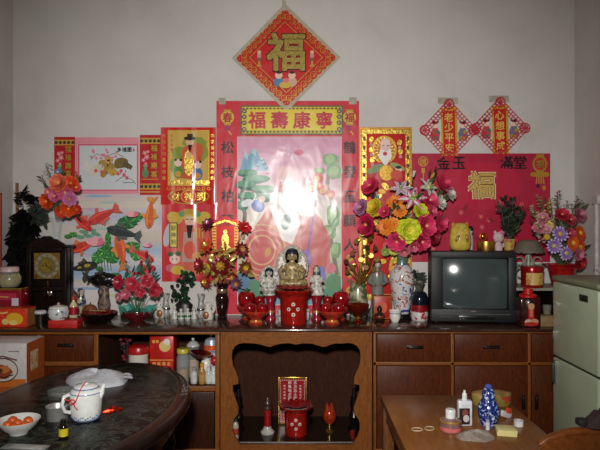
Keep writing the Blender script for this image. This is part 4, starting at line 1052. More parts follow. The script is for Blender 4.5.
# ================================================================== offerings in the middle
def apple_mesh():
    g = G(); g.lathe([(0, .006), (.012, .001), (.026, .004), (.04, .02), (.046, .042), (.044, .062), (.034, .078), (.018, .083), (.008, .078), (0, .072)], REDA, 22)
    return g
REDA = mat((150, 10, 18), .12, 0, .25, 22, .6); GRN = mat((40, 92, 44), .4, 0, .2)
def apple(loc, label, r=.046, big=False):
    t = thing('apple', label, 'fruit', loc, R.uniform(0, 6), 'red apples offered beside the incense pot')
    k = r / .046
    g = apple_mesh(); g.v = [v * k for v in g.v]; g.build('flesh', t)
    G().tube([(0, 0, .073 * k), (.002, 0, .09 * k), (.006, 0, .1 * k)], .003 * k if not big else .007, mat((46, 110, 60), .4) if big else mat((70, 50, 30), .6), 6).build('stem', t)
    if big:
        g = G(); leaf(g, (0, 0, .085 * k), (-1, -.5, .5), .05, .026, GRN); leaf(g, (0, 0, .085 * k), (1, -.3, .4), .045, .024, GRN); g.build('leaf', t)
    return t
CER = mat((176, 52, 36), .16, 0, .2, 40, .5)
def pedestal(px, Y, label, r, h):
    t = thing('offering_bowl', label, 'bowl', at(px, Y), 0)
    G().lathe([(0, 0), (r * .56, 0), (r * .58, h * .06), (r * .46, h * .16), (r * .44, h * .3), (r * .5, h * .42), (r * .56, h * .45), (r * .9, h * .78), (r * 1.0, h * .97), (r, h), (r * .95, h), (r * .85, h * .8), (r * .5, h * .56), (0, h * .52)], CER, 36).build('dish', t)
    G().lathe([(r * .475, h * .14), (r * .475, h * .2), (r * .455, h * .31), (r * .46, h * .14)], mat((206, 130, 60), .2, .3), 30).build('gilt_band', t)
    return t
for sgn, side in ((-1, 'dark glass vase'), (1, 'money tree')):
    pf = 256 if sgn < 0 else 332; pr = 250 if sgn < 0 else 337.5
    Y = 3.63; r = 13.6 * sc(Y); h = 13.5 * sc(Y)
    pedestal(pf, Y, 'red gilt banded pedestal bowl, front one of the pair toward the ' + side, r, h)
    c = at(pf, Y); zb = TOP + h * .74
    apple(c + Vector((-.040, -.012, zb - TOP)), f'red apple in the front bowl toward the {side}, on the {"vase" if sgn < 0 else "incense pot"} side', .037)
    apple(c + Vector((.040, -.012, zb - TOP)), f'red apple in the front bowl toward the {side}, on the {"incense pot" if sgn < 0 else "money tree"} side', .037)
    Y = 3.81; r = 13.6 * sc(Y); h = 14 * sc(Y)
    pedestal(pr, Y, 'red pedestal bowl, rear one of the pair toward the ' + side, r, h)
    c = at(pr, Y); zb = TOP + h * .82
    apple(c + Vector((sgn * .022, -.0, zb - TOP + .002)), f'large dark apple with green stem in the rear bowl toward the {side}', .058, True)
    apple(c + Vector((-sgn * .066, -.03, zb - TOP + .018)), f'small red apple beside the large stemmed apple, rear bowl toward the {side}', .034)
# incense pot
def incense_pot(loc, label, k, tuft=True):
    t = thing('incense_pot', label, 'incense pot', loc)
    pr = [(0, 0), (.074, 0), (.078, .006), (.08, .02), (.084, .17), (.088, .178), (.118, .198), (.124, .21), (.118, .212), (.09, .195), (.08, .185), (0, .185)]
    G().lathe([(r * k, z * k) for r, z in pr], mat((160, 26, 18), .15, 0, .2, 40, .5), 40).build('pot', t)
    G().lathe([(0, .187 * k), (.08 * k, .187 * k)], mat((176, 160, 150), .9, 0, .3), 24).build('ash', t)
    g = G(); md = mat((222, 206, 190), .3)
    for x, z in ((-.028, .098), (0, .066), (.028, .098), (0, .128)):
        y = -math.sqrt(max(0, .083 ** 2 - x * x)) - .0005
        M = Matrix.Rotation(math.atan2(x, -y), 4, 'Z')
        # disc hugging the wall of the pot
        D_ = Matrix.Translation((x * k, y * k, z * k)) @ Matrix.Rotation(x / .083, 4, 'Z') @ Matrix.Rotation(PI / 2, 4, 'X')
        g.lathe([(0, .002), (.0105 * k, .002), (.012 * k, .0)], md, 16, D_); g.lathe([(0, .003), (.0045 * k, .0028), (.005 * k, .002)], mat((120, 70, 60), .4), 10, D_)
    g.build('medallion', t)
    g = G(); gl = mat((150, 14, 24), .35, .1, .25)
    for i in range(16):
        an = i * .393; g.petal(Matrix.Translation((0, 0, .19 * k)) @ Matrix.Rotation(an, 4, 'Z'), .118 * k, .06 * k, .22, .1, gl, None, .2, .7)
    g.build('red_petal_collar', t)
    return t
incense_pot(at(293.5, 3.64), 'large red incense pot with white medallions in front of the gold Buddha', 1.02)
# candle stands and statues
def stand(px, Y, label, h):
    t = thing('candle_stand', label, 'stand', at(px, Y))
    G().lathe([(0, 0), (.034, 0), (.035, .01), (.027, .022), (.026, h * .6), (.029, h * .8), (.036, h * .93), (.036, h), (0, h)], mat((150, 26, 40), .18, 0, .15, 40, .5), 26).build('column', t)
    G().lathe([(.0275, h * .3), (.029, h * .34), (.0275, h * .38)], mat((206, 140, 80), .3, .4), 24).build('gilt_ring', t)
    return TOP + h
h = (321 - 296) * sc(3.78)
z1 = stand(270.5, 3.78, 'maroon column stand under the seated pale statue', h); z2 = stand(316.5, 3.78, 'maroon column stand under the robed standing goddess statue', h)
BR = mat((186, 164, 116), .4, .2, .45, 70); SIL = mat((206, 202, 192), .4, .0, .4, 60)
def buddha(t, k, body, lotus, aure=True, halo=None):
    g = G()
    for lay, (n, r, z) in enumerate(((12, .058, 0), (12, .052, .012))):
        for i in range(n):
            g.petal(Matrix.Translation((0, 0, z * k)) @ Matrix.Rotation(2 * PI * (i + lay * .5) / n, 4, 'Z') @ Matrix.Translation((.03 * k, 0, 0)), .034 * k, .03 * k, .5, .3, lotus, None, .2, .6)
    g.lathe([(0, 0), (.05 * k, 0), (.046 * k, .012 * k), (.05 * k, .03 * k), (0, .03 * k)], lotus, 24); g.build('lotus_base', t)
    g = G()  # one carved seated figure: lap, torso, arms, neck, head
    g.lathe([(0, .028), (.062, .03), (.068, .042), (.058, .056), (.036, .064), (.034, .08), (.04, .105), (.042, .12), (.034, .134), (.014, .142), (.012, .15), (.018, .156), (.0225, .17), (.021, .184), (.014, .194), (.009, .2), (.009, .206), (0, .21)], body, 26, Matrix.Scale(k, 4), 1, .72)
    for s in (-1, 1):
        g.tube([Vector((s * .038, 0, .124)) * k, Vector((s * .056, -.008, .095)) * k, Vector((s * .044, -.03, .072)) * k, Vector((s * .01, -.044, .064)) * k], [.014 * k, .015 * k, .012 * k, .009 * k], body, 9)
        g.tube([Vector((s * .062, -.005, .045)) * k, Vector((s * .035, -.04, .044)) * k, Vector((-s * .025, -.046, .042)) * k], [.018 * k, .016 * k, .01 * k], body, 9)
        g.ell((s * .021 * k, -.0, .166 * k), (.004 * k, .006 * k, .012 * k), body, 8)
        g.ell((s * .008 * k, -.0155 * k, .173 * k), (.004 * k, .002 * k, .0018 * k), DARK, 6)
    g.ell((0, -.0175 * k, .167 * k), (.003 * k, .004 * k, .006 * k), body, 8); g.ell((0, -.016 * k, .159 * k), (.006 * k, .002 * k, .0018 * k), mat((130, 70, 60), .4), 6)
    g.build('figure', t)
    h = G(); h.lathe([(.0225, .182), (.0235, .188), (.017, .198), (.0105, .204), (.0105, .208), (0, .213)], mat((40, 44, 60), .4, .2), 18, Matrix.Scale(k, 4), 1, .74); h.build('hair', t)
    if aure:
        g = G(); n = 30; m = halo or SIL
        for (cz, ra, rb) in ((.12, .074, .092), (.17, .04, .05)):
            ring = []
            for i in range(n + 1):
                a = -.45 + (PI + .9) * i / n
                ring.append(Vector((math.cos(a) * ra, .026, cz + math.sin(a) * rb)) * k)
            g.tube(ring, .006 * k, m, 7)
            for p in ring[::2]: g.ell(p + Vector((0, 0, 0)), .0085 * k, m, 7)
            g.lathe([(0, .002), (1, .002), (1, -.002), (0, -.002)], m, 28, Matrix.Translation((0, .03 * k, cz * k)) @ Matrix.Diagonal((ra * k, 1, rb * k, 1)) @ Matrix.Rotation(PI / 2, 4, 'X'))
        g.build('halo', t)
    return t
zb = zof(291.5, 3.84)
tag(G().box((0, 0, (zb - TOP) / 2), (.15, .13, zb - TOP), wood((60, 20, 18), (100, 34, 28), (8, 8, 1)), .006).build('statue_plinth', None, at(292, 3.855)), 'dark red wooden block under the gold Buddha behind the incense pot', 'plinth')
buddha(thing('buddha_statue', 'gold seated Buddha statue with silver halo behind the large red incense pot', 'statue', at(292, 3.85, zb)), 1.36, BR, mat((196, 150, 146), .3, .1), True, mat((206, 198, 184), .35, .1, .3, 80))
buddha(thing('goddess_statue', 'small pale seated statue with a halo on the maroon stand beside the Buddha', 'statue', at(269, 3.78, z1)), .84, SIL, SIL, True)
t = thing('goddess_statue', 'pale robed goddess statue in a hood on the maroon stand beside the Buddha', 'statue', at(316.5, 3.78, z2))
k = (297 - 268) * sc(3.78) / .2
g = G(); g.lathe([(0, 0), (.052, 0), (.056, .012), (.046, .03), (.05, .045), (.04, .062), (.03, .09), (.033, .115), (.03, .132), (.014, .142), (.012, .15), (.02, .158), (.022, .172), (.018, .186), (.01, .196), (0, .2)], SIL, 22, Matrix.Scale(k, 4), 1, .75)
for s in (-1, 1): g.tube([Vector((s * .03, 0, .12)) * k, Vector((s * .042, -.01, .095)) * k, Vector((s * .012, -.032, .09)) * k], [.012 * k, .012 * k, .008 * k], SIL, 8)
g.build('figure', t)
g = G(); g.lathe([(.032, .09), (.036, .12), (.026, .14), (.024, .165), (.024, .178), (.018, .192), (.011, .2), (0, .205)], mat((70, 80, 78), .4, .1), 20, Matrix.Translation((0, .006, 0)) @ Matrix.Scale(k, 4), 1, .8); g.build('hood', t)
for px, py, lb in ((281, 305, 'small white cup between the maroon stand and the incense pot, under the pale statue'), (306.5, 305, 'small white cup between the incense pot and the goddess stand')):
    t = thing('offering_cup', lb, 'cup', at(px, 3.74 + .04 * (px > 290)))
    G().lathe([(0, 0), (.016, 0), (.017, .005), (.02, .03), (.021, .07), (.0195, .07), (.018, .03), (0, .012)], speckle((206, 206, 204), (96, 120, 170), 60, .56, .62), 22).build('cup', t)
    G().lathe([(0, .06), (.019, .06)], mat((120, 90, 60), .2), 16).build('tea', t)

# ================================================================== right of the pot
t = thing('money_tree', 'gold wire money tree with coins in a landscape painted pot', 'ornament', at(358, 3.90))
h = zof(285, 3.82) - TOP
G().lathe([(0, 0), (.05, 0), (.054, .012), (.064, .05), (.066, .1), (.056, h * .85), (.052, h * .93), (.056, h), (.048, h), (.05, h * .86), (0, h * .8)], speckle((176, 172, 140), (86, 96, 66), 16, .46, .55), 28).build('pot', t)
g = G(); g.lathe([(.0655, .06), (.068, .075), (.066, .09)], mat((46, 66, 46), .3), 28); g.build('green_band', t)
rt = (0, 0, h - .02); g = G(); gw = mat((206, 172, 90), .25, .9)
spots = [(362, 232), (370, 238), (367, 246), (371, 254), (361, 258), (352, 252), (346, 260), (366, 266), (375, 247), (356, 240), (347, 270), (373, 268), (352, 266), (377, 258)]
for px, py in spots:
    q = P(px, py, 3.84 + R.uniform(-.03, .03)) - t.location
    m1 = Vector(rt).lerp(q, .5) + Vector((.02, 0, .0)); g.tube([rt, m1, q], [.005, .0035, .0022], gw, 6)
    cn = G(); cn.lathe([(0, -.002), (.017, -.002), (.017, .002), (0, .002)], gw if R.random() < .6 else mat((96, 60, 36), .3, .6), 16, Matrix.Translation(q + Vector((0, -.004, -.01))) @ Matrix.Rotation(R.uniform(-.4, .4), 4, 'Z') @ Matrix.Rotation(PI / 2, 4, 'X'))
    leaf(cn, q, (R.uniform(-1, 1), -.3, R.uniform(-.2, 1)), .036, .02, foil((212, 170, 70), .3, 90, .4)); cn.build('coin', t)
g.build('branches', t)
t = thing('copper_goblet', 'shiny copper red wide goblet in front of the money tree pot', 'goblet', at(358, 3.66))
G().lathe([(0, 0), (.03, 0), (.032, .006), (.014, .02), (.013, .045), (.03, .062), (.062, .085), (.072, .118), (.068, .12), (.056, .09), (0, .07)], mat((150, 44, 24), .14, .75, .15), 34).build('bowl', t)
G().lathe([(.0125, .02), (.018, .03), (.0125, .042)], GOLDM, 20).build('gilt_knot', t)
t, w, h = box_thing('red_box', 'small red cardboard box with gilt edge behind the dark gourd jug', 'box', 373.5, 392, 295.5, 319, 3.80, .07, mat((178, 30, 26), .4))
a = Art(lambda x: x, lambda y: -y, -.0355); a.frame(-w * .47, -h * .97, w * .47, -h * .03, h * .03, None, GOLDM); a.ell(0, -h * .5, w * .24, h * .24, (206, 90, 50)); a.build('printed_front', t)
t = thing('gourd_jug', 'small dark gourd shaped jug in front of the red box', 'jug', at(379.5, 3.74))
G().lathe([(0, 0), (.022, 0), (.032, .014), (.034, .032), (.026, .05), (.013, .06), (.017, .072), (.016, .086), (.008, .096), (0, .097)], mat((44, 34, 26), .12, .1, .3, 40, .5), 24).build('body', t); G().lathe([(.0345, .02), (.036, .028), (.0345, .036)], mat((120, 40, 30), .3), 24).build('red_band', t); G().ell((0, 0, .1), .006, GOLDM, 8).build('stopper', t)
t = thing('white_cup', 'small white porcelain cup beside the red box, in front of the tall vase', 'cup', at(395, 3.70))
G().lathe([(0, 0), (.022, 0), (.024, .006), (.036, .03), (.034, .055), (.04, .075), (.037, .075), (.031, .055), (0, .02)], WHITE, 28).build('cup', t); G().lathe([(.0335, .052), (.0355, .056), (.035, .06)], mat((120, 140, 180), .3), 28).build('blue_line', t)
# lady figurine
t = thing('lady_figurine', 'grey green porcelain figurine of a robed woman behind the red box', 'figurine', at(377.5, 3.93))
h = zof(259, 3.93) - TOP; k = h / .40; pg = speckle((120, 126, 116), (150, 70, 80), 16, .56, .66, .25)
g = G(); g.lathe([(0, 0), (.06, 0), (.062, .02), (.048, .08), (.04, .18), (.044, .24), (.05, .28), (.04, .312), (.016, .322), (.014, .332), (.024, .344), (.027, .362), (.022, .38), (0, .392)], pg, 24, Matrix.Scale(k, 4), 1, .75)
for s in (-1, 1): g.tube([Vector((s * .046, 0, .29)) * k, Vector((s * .06, -.01, .24)) * k, Vector((s * .02, -.045, .22)) * k], [.016 * k, .018 * k, .012 * k], pg, 9)
g.build('figure', t)
g = G(); g.ell((0, .004, .376 * k), (.028 * k, .024 * k, .02 * k), mat((30, 28, 28), .4), 14); g.ell((0, .004, .4 * k), (.013 * k, .013 * k, .012 * k), mat((30, 28, 28), .4), 10); g.build('hair', t)
g = G(); g.ell((0, -.017 * k, .36 * k), (.018 * k, .012 * k, .021 * k), mat((206, 190, 176), .3), 14)
for s in (-1, 1): g.ell((s * .008 * k, -.0285 * k, .364 * k), (.0035 * k, .0015 * k, .0018 * k), DARK, 6)
g.ell((0, -.029 * k, .352 * k), (.004 * k, .0015 * k, .0016 * k), mat((170, 60, 60), .4), 6); g.build('face', t)
# big vase with the main bouquet
Yv = 3.84; s = sc(Yv)
bz = TOP + .035
tag(G().lathe([(0, 0), (.06, 0), (.064, .008), (.05, .016), (.056, .028), (.06, .035), (0, .035)], mat((24, 18, 16), .3), 28).build('vase_stand', None, at(402, Yv)), 'low black round stand under the tall dragon vase', 'stand')
t = thing('porcelain_vase', 'tall white porcelain vase with coloured dragons holding the big mixed bouquet', 'vase', at(402, Yv, bz))
h = zof(251, Yv) - bz
dr = G()
m, nt, b = new_mat('dragon_glaze'); v = coords(nt)
f1 = noise(nt, v, 13, 3, 2.2)
col = ramp(nt, f1, [(.34, (52, 60, 110)), (.385, (150, 160, 190)), (.42, (206, 204, 202)), (.55, (210, 207, 203)), (.585, (176, 80, 60)), (.63, (120, 44, 44)), (.67, (206, 204, 202))])
nt.links.new(col, b.inputs['Base Color']); b.inputs['Roughness'].default_value = .14
G().lathe([(0, 0), (.046, 0), (.05, .01), (.056, h * .12), (.072, h * .38), (.081, h * .55), (.079, h * .66), (.058, h * .74), (.038, h * .78)], m, 36).build('body', t)
G().lathe([(.038, h * .78), (.035, h * .84), (.036, h * .93), (.046, h * .985), (.047, h), (.04, h), (.03, h * .92), (0, h * .84)], speckle((92, 120, 104), (60, 74, 96), 26, .48, .56), 32).build('neck', t)
g = G(); g.lathe([(.0375, h * .75), (.041, h * .765), (.0375, h * .78)], mat((60, 80, 120), .2), 30); g.lathe([(.05, .012), (.0535, .02), (.053, .03)], mat((50, 70, 130), .2), 30); g.build('blue_bands', t)
HP, YL, LM, OG, WL = (226, 58, 104), (226, 200, 52), (214, 224, 44), (236, 132, 34), (226, 224, 212)
t = thing('mixed_bouquet', 'big bouquet of pink peonies, white lilies and yellow flowers in the dragon vase', 'flowers', at(402, Yv, bz + h + .001))
t['label'] = 'big bouquet of pink, yellow and orange artificial flowers with white lilies, in dragon vase'
bouquet(t, (0, 0, 0), Yv, [(372, 188, 'peony', 9.40, HP, (240, 190, 110)), (363, 208, 'peony', 8.35, (196, 130, 170), (230, 190, 150)), (376, 209, 'peony', 9.40, YL, (206, 150, 40)), (369, 225, 'peony', 10.44, (206, 36, 84), (240, 180, 100)), (385, 212, 'peony', 5.74, HP, (240, 190, 110)),
    (395, 202, 'daisy', 8.40, OG, (206, 90, 30)), (386, 227, 'daisy', 9.00, OG, (206, 90, 30)), (400, 211, 'daisy', 7.20, OG, (196, 100, 30)), (393, 225, 'daisy', 7.80, (240, 146, 40), (206, 90, 30)), (401, 189, 'lily', 10.80, (220, 206, 216), (150, 170, 90), (206, 150, 176)), (412, 199, 'lily', 15.00, (228, 110, 150), (160, 200, 60), (236, 226, 226)), (419, 212, 'peony', 7.83, LM, (206, 196, 40)),
    (408, 230, 'peony', 11.5, LM, (226, 206, 60), (240, 236, 90)), (423, 226, 'peony', 11.48, HP, (240, 190, 150)), (397, 241, 'peony', 9.5, (230, 62, 112), (240, 190, 150)), (427, 202, 'peony', 9.92, HP, (240, 190, 150)), (428, 188, 'lily', 12.00, WL, (206, 216, 120)), (431, 178, 'bud', 4.2, (206, 176, 50), (140, 150, 50)), (413, 177, 'bud', 4.6, WL, (180, 200, 120)), (441, 186, 'peony', 9.92, (222, 52, 96), (240, 190, 150)),
    (438, 203, 'peony', 7.31, WL, (226, 220, 180)), (448, 195, 'peony', 7.31, (220, 212, 204), (226, 220, 180)), (438, 223, 'peony', 9.2, HP, (240, 190, 150)), (420, 241, 'peony', 9.40, (216, 52, 92), (240, 190, 150)), (432, 236, 'peony', 7.83, (150, 24, 48), (206, 120, 90)), (393, 250, 'daisy', 6.00, (206, 190, 90), (150, 160, 60)), (404, 251, 'peony', 5.22, (216, 110, 130), (240, 200, 160)), (385, 252, 'daisy', 4.80, (150, 170, 90), (206, 190, 90)), (430, 212, 'peony', 6.26, (226, 80, 120), (240, 190, 150)), (413, 246, 'peony', 5.74, (226, 110, 140), (240, 200, 160))],
    95, [(48, 74, 42), (66, 92, 54), (38, 58, 36), (84, 84, 56)], .15, (62, 84, 44), (405, 222), (.045, .085))
# dark lidded jar, stone cup
Y = 3.78
t = thing('lidded_jar', 'dark domed jar with red band and white patterned base beside the television', 'jar', at(419.5, Y))
h = zof(291, Y) - TOP
G().lathe([(0, 0), (.05, 0), (.054, .01), (.056, .03), (.054, .058), (0, .058)], speckle((206, 202, 196), (170, 40, 40), 26, .52, .58), 30).build('base', t)
G().lathe([(0, .058), (.055, .058), (.056, .085), (.055, .1), (0, .1)], mat((140, 20, 26), .25), 30).build('red_band', t)
G().lathe([(0, .1), (.056, .1), (.055, h * .74), (.048, h * .9), (.034, h * .98), (0, h)], mat((20, 26, 38), .12, .1, .2, 40, .4), 30).build('dome', t)
JT = TOP + h
t = thing('stone_cup', 'grey green stone cup ornament with leaf sprays standing on the dark jar', 'ornament', at(419.2, Y, JT))
G().lathe([(0, 0), (.028, 0), (.03, .006), (.018, .016), (.026, .034), (.036, .06), (.034, .066), (.026, .05), (0, .04)], speckle((92, 90, 80), (56, 58, 50), 40, .48, .56, .4), 24).build('cup', t)
g = G(); dk2 = mat((54, 62, 52), .5, 0, .25)
for k in range(12):
    q = P(R.uniform(414, 421), R.uniform(262, 283), Y) - t.location; leaf(g, q, (R.uniform(-1, 1), -.2, R.uniform(-.2, 1)), .042, .026, dk2)
g.tube([(0, 0, .04), (-.005, 0, .09), (-.01, 0, .14)], .003, dk2, 5); g.build('leaf_spray', t)
simple('paper_scrap', 'scrap of pinkish paper lying before the dragon vase', 'paper', at(404, 3.56), lambda g: g.box((0, 0, .003), (.07, .03, .004), mat((150, 90, 86), .6), .001, Matrix.Rotation(.3, 4, 'Z')))

# ================================================================== television
Yt = 3.60; s = sc(Yt)
tw = 83.5 * s; th = zof(251.6, Yt) - TOP - .012; xt = (472.3 - 300) * s
t = thing('television', 'black box television with a dark convex screen on the sideboard', 'television', (xt + .012, Yt + .015, TOP), -.10)
tvb = mat((13, 13, 14), .55, 0, .12, 60); z0 = .012
# front bezel ring
bz_ = G(); zc = z0 + th / 2
x0, x1 = -tw / 2, tw / 2; sx0, sx1 = (442 - 472.3) * s, (506.5 - 472.3) * s; sz0, sz1 = zof(309.5, Yt) - TOP, zof(258.5, Yt) - TOP
bz_.box((0, .03, (sz1 + z0 + th) / 2), (tw, .06, z0 + th - sz1), tvb, .006); bz_.box((0, .03, (z0 + sz0) / 2), (tw, .06, sz0 - z0), tvb, .006)
bz_.box(((x0 + sx0) / 2, .03, (sz0 + sz1) / 2), (sx0 - x0, .06, sz1 - sz0 + .012), tvb, .004); bz_.box(((x1 + sx1) / 2, .03, (sz0 + sz1) / 2), (x1 - sx1, .06, sz1 - sz0 + .012), tvb, .004)
bez = bz_.build('bezel', t)
g = G(); n = 18; vs = []; cx_, cz_ = (sx0 + sx1) / 2, (sz0 + sz1) / 2; W2, H2 = (sx1 - sx0) / 2 + .006, (sz1 - sz0) / 2 + .006
for j in range(n + 1):
    for i in range(n + 1):
        u, v_ = -1 + 2 * i / n, -1 + 2 * j / n; vs.append((cx_ + u * W2, .010 + .045 * (u * u * .62 + v_ * v_ * .42), cz_ + v_ * H2))
g.add(vs, [[j * (n + 1) + i, j * (n + 1) + i + 1, (j + 1) * (n + 1) + i + 1, (j + 1) * (n + 1) + i] for j in range(n) for i in range(n)], mat((66, 74, 75), .12, 0, .03, 4, .4)); g.build('screen', t)
g = G(); g.box((0, .06 + .09, z0 + th / 2), (tw - .012, .18, th - .01), tvb, .01); g.box((0, .29, z0 + th * .47), (tw * .74, .12, th * .74), tvb, .03); g.build('cabinet', t)
g = G(); zz = zof(314.5, Yt) - TOP
g.box((0, -.001, zz), (tw * .86, .004, .004), mat((84, 86, 88), .4)); g.box((.02, -.002, zz - .022), (tw * .42, .005, .022), mat((18, 18, 19), .25), .001); g.build('control_flap', bez)
g = G()
for k in range(4): g.box((-tw * .38 + k * .018, -.002, zz - .02), (.011, .006, .007), mat((60, 60, 62), .4), .001)
g.build('buttons', bez)
g = G(); g.box((0, -.001, zof(311.8, Yt) - TOP), (.03, .003, .005), mat((130, 130, 130), .3)); g.build('maker_plate', bez)
for x in (-.2, .2): G().box((x, .12, .006), (.06, .14, .012), DARK, .002).build('foot', t)
TVT = TOP + z0 + th
# on the television
Y = 3.76
t = thing('cat_ornament', 'round yellow beckoning cat ornament with red ears on the television', 'ornament', at(460, Y, TVT + .001))
k = (253 - 224) * sc(Y) / .2; ym = mat((206, 178, 74), .18, 0, .12, 30, .5)
G().lathe([(0, 0), (.05, 0), (.066, .012), (.074, .05), (.072, .1), (.064, .145), (.055, .17), (.035, .186), (0, .19)], ym, 30, Matrix.Scale(k, 4), 1, .85).build('body', t)
for sx_ in (-1, 1):
    e = G().lathe([(.018, 0), (.01, .018), (0, .03)], ym, 12, Matrix.Translation(Vector((sx_ * .042, 0, .168)) * k) @ Matrix.Rotation(sx_ * .25, 4, 'Y') @ Matrix.Diagonal((k, k * .6, k, 1))).build('ear', t)
    G().ell(Vector((sx_ * .043, -.009, .178)) * k, (.008 * k, .004 * k, .01 * k), mat((206, 80, 44), .3), 8).build('inner_ear', e)
for sx_, a0 in ((-1, .5), (1, -.2)): G().ell((0, 0, 0), (.011 * k, .01 * k, .028 * k), mat((150, 124, 60), .25, .2), 12, Matrix.Translation(Vector((sx_ * .032, -.058, .085)) * k) @ Matrix.Rotation(a0, 4, 'Y')).build('paw', t)
g = G()
for sx_ in (-1, 1): g.tube([Vector((sx_ * .03, -.05, .152)) * k, Vector((sx_ * .021, -.053, .156)) * k, Vector((sx_ * .012, -.053, .152)) * k], .002 * k, mat((70, 40, 20), .4), 5)
g.ell(Vector((0, -.054, .145)) * k, (.004 * k, .002 * k, .003 * k), mat((190, 70, 50), .4), 8); g.tube([Vector((-.01, -.054, .138)) * k, Vector((0, -.056, .135)) * k, Vector((.01, -.054, .138)) * k], .0015 * k, mat((120, 50, 30), .4), 5); g.build('face_lines', t)
t = thing('small_figure', 'tiny dark haired white figurine tucked behind the yellow cat', 'figurine', at(470, 3.86, TVT)); kk = .17
G().lathe([(0, 0), (.02, 0), (.024, .04), (.018, .09), (.012, .105), (.02, .12), (.02, .14), (0, .155)], mat((190, 176, 186), .3), 16).build('body', t); G().lathe([(.0205, .126), (.022, .142), (.012, .156), (0, .16)], DARK, 16).build('hair', t)
t = thing('gold_tin', 'round brushed gold tin on top of the television', 'tin', at(486, 3.72, TVT))
h = zof(241, 3.72) - TVT
G().lathe([(0, 0), (.055, 0), (.056, .003), (.056, h * .72), (0, h * .72)], mat((206, 160, 74), .3, .95, .1, 60), 34).build('body', t); G().lathe([(0, h * .7), (.058, h * .7), (.058, h * .97), (.055, h), (0, h)], mat((214, 170, 84), .28, .95, .1, 60), 34).build('lid', t)
t = thing('gold_knot_ornament', 'small red and gold upright ornament behind the gold tin', 'ornament', at(483, 3.86, TVT))
g = G(); g.lathe([(0, 0), (.024, 0), (.02, .02), (.006, .03), (.006, .06), (0, .06)], mat((160, 30, 30), .3), 14); g.build('base', t)
g = G(); g.tube([Vector((math.cos(a) * .022, 0, .088 + math.sin(a) * .026)) for a in [k * PI / 8 for k in range(17)]], .006, mat((176, 60, 30), .3, .3), 7); g.ell((0, 0, .09), (.014, .01, .016), GOLDM, 10); g.lathe([(.008, .112), (0, .135)], mat((176, 60, 30), .3, .3), 8); g.build('gilt_ring', t)
t = thing('plush_doll', 'little pinkish white doll with a bow on the television beside the plant', 'doll', at(498.5, 3.76, TVT))
pm_ = mat((206, 176, 178), .6)
g = G(); g.lathe([(0, 0), (.024, 0), (.027, .02), (.02, .045), (.014, .052), (.026, .06), (.036, .08), (.032, .104), (.016, .118), (0, .12)], pm_, 20, None, 1, .8); g.ell((-.022, 0, .118), (.008, .006, .012), pm_, 8); g.ell((.022, 0, .118), (.008, .006, .012), pm_, 8)
for x in (-1, 1): g.ell((x * .03, -.006, .035), (.009, .01, .016), pm_, 8)
g.build('body', t)
g = G(); g.ell((.01, -.012, .118), (.012, .006, .008), mat((206, 110, 140), .5), 8); g.ell((.028, -.012, .116), (.01, .006, .008), mat((206, 110, 140), .5), 8); g.build('bow', t)
g = G(); g.ell((-.013, -.028, .086), (.003, .002, .004), DARK, 6); g.ell((.013, -.028, .086), (.003, .002, .004), DARK, 6); g.build('eyes', t)
t = thing('potted_plant', 'bushy dark green plant in a small yellow pot at the corner of the television', 'plant', at(509, 3.80, TVT))
h = zof(239, 3.84) - TVT
G().lathe([(0, 0), (.03, 0), (.04, h * .9), (.043, h * .9), (.043, h), (.037, h), (.036, h * .85), (0, h * .8)], speckle((186, 156, 70), (170, 90, 70), 30, .56, .62, .4), 22).build('pot', t)
g = G(); pm1 = [mat((34, 44, 30), .55, 0, .3), mat((46, 58, 38), .55, 0, .3)]; st = mat((44, 46, 30), .6)
for k in range(14):
    top = P(R.uniform(501, 525), R.uniform(197, 225), 3.84 + R.uniform(-.05, .05)) - t.location
    g.tube([(0, 0, h * .8), Vector((0, 0, h)).lerp(top, .5) + Vector((top.x * .2, 0, 0)), top], .0025, st, 5)
    for j in range(22):
        p = Vector((0, 0, h)).lerp(top, R.uniform(.15, 1)) + Vector((top.x * .08, 0, 0)); leaf(g, p, (R.uniform(-1, 1), R.uniform(-1, .6), R.uniform(-.1, 1.1)), .045, .018, pm1[j % 2])
g.build('foliage', t)

# ================================================================== rack, lamp, jars and flowers by the fridge
Yr = 3.64; s = sc(Yr)
t = thing('small_rack', 'low dark rack with a pale top board between the television and the fridge', 'rack', (0, 0, 0))
xa, xb = (516.5 - 300) * s, (588 - 300) * s; zt_ = zof(288, Yr)
G().box(((xa + xb) / 2, Yr + .15, zt_ - .009), (xb - xa, .3, .018), mat((150, 146, 130), .45), .003).build('top_board', t)
for x in (xa + .012, (xa + xb) / 2 + .02, xb - .012): G().box((x, Yr + .16, (TOP + zt_ - .018) / 2), (.018, .27, zt_ - .018 - TOP), BLKW, .002).build('side_panel', t)
G().box(((xa + xb) / 2, Yr + .29, (TOP + zt_ - .018) / 2), (xb - xa - .03, .01, zt_ - .018 - TOP), BLKW).build('back_panel', t)
t = thing('table_lamp', 'table lamp with a scalloped taupe shade and pale scrollwork body on the rack', 'lamp', at(528.5, 3.88, zt_))
tp = mat((112, 104, 90), .6, 0, .1); pale = mat((150, 156, 136), .35, 0, .15)
hz = zof(252, 3.875) - zt_; tz = zof(240.5, 3.875) - zt_
n = 40; g = G(); rows = []
for j in range(7):
    u = j / 6; r = .055 + (.104 - .055) * (u ** .75); z = tz + (hz - tz) * u
    rows.append((r, z))
vs = []; fs = []
for j, (r, z) in enumerate(rows):
    for i in range(n):
        a = 2 * PI * i / n; q = 1 + (.03 * abs(math.sin(a * 8)) if j > 4 else 0); vs.append((r * q * math.cos(a), r * q * .9 * math.sin(a), z - (.008 * abs(math.sin(a * 8)) if j == 6 else 0)))
for j in range(6):
    for i in range(n): fs.append([j * n + i, j * n + (i + 1) % n, (j + 1) * n + (i + 1) % n, (j + 1) * n + i])
b = len(vs); vs.append((0, 0, tz + .006)); fs += [[i, (i + 1) % n, b] for i in range(n)]
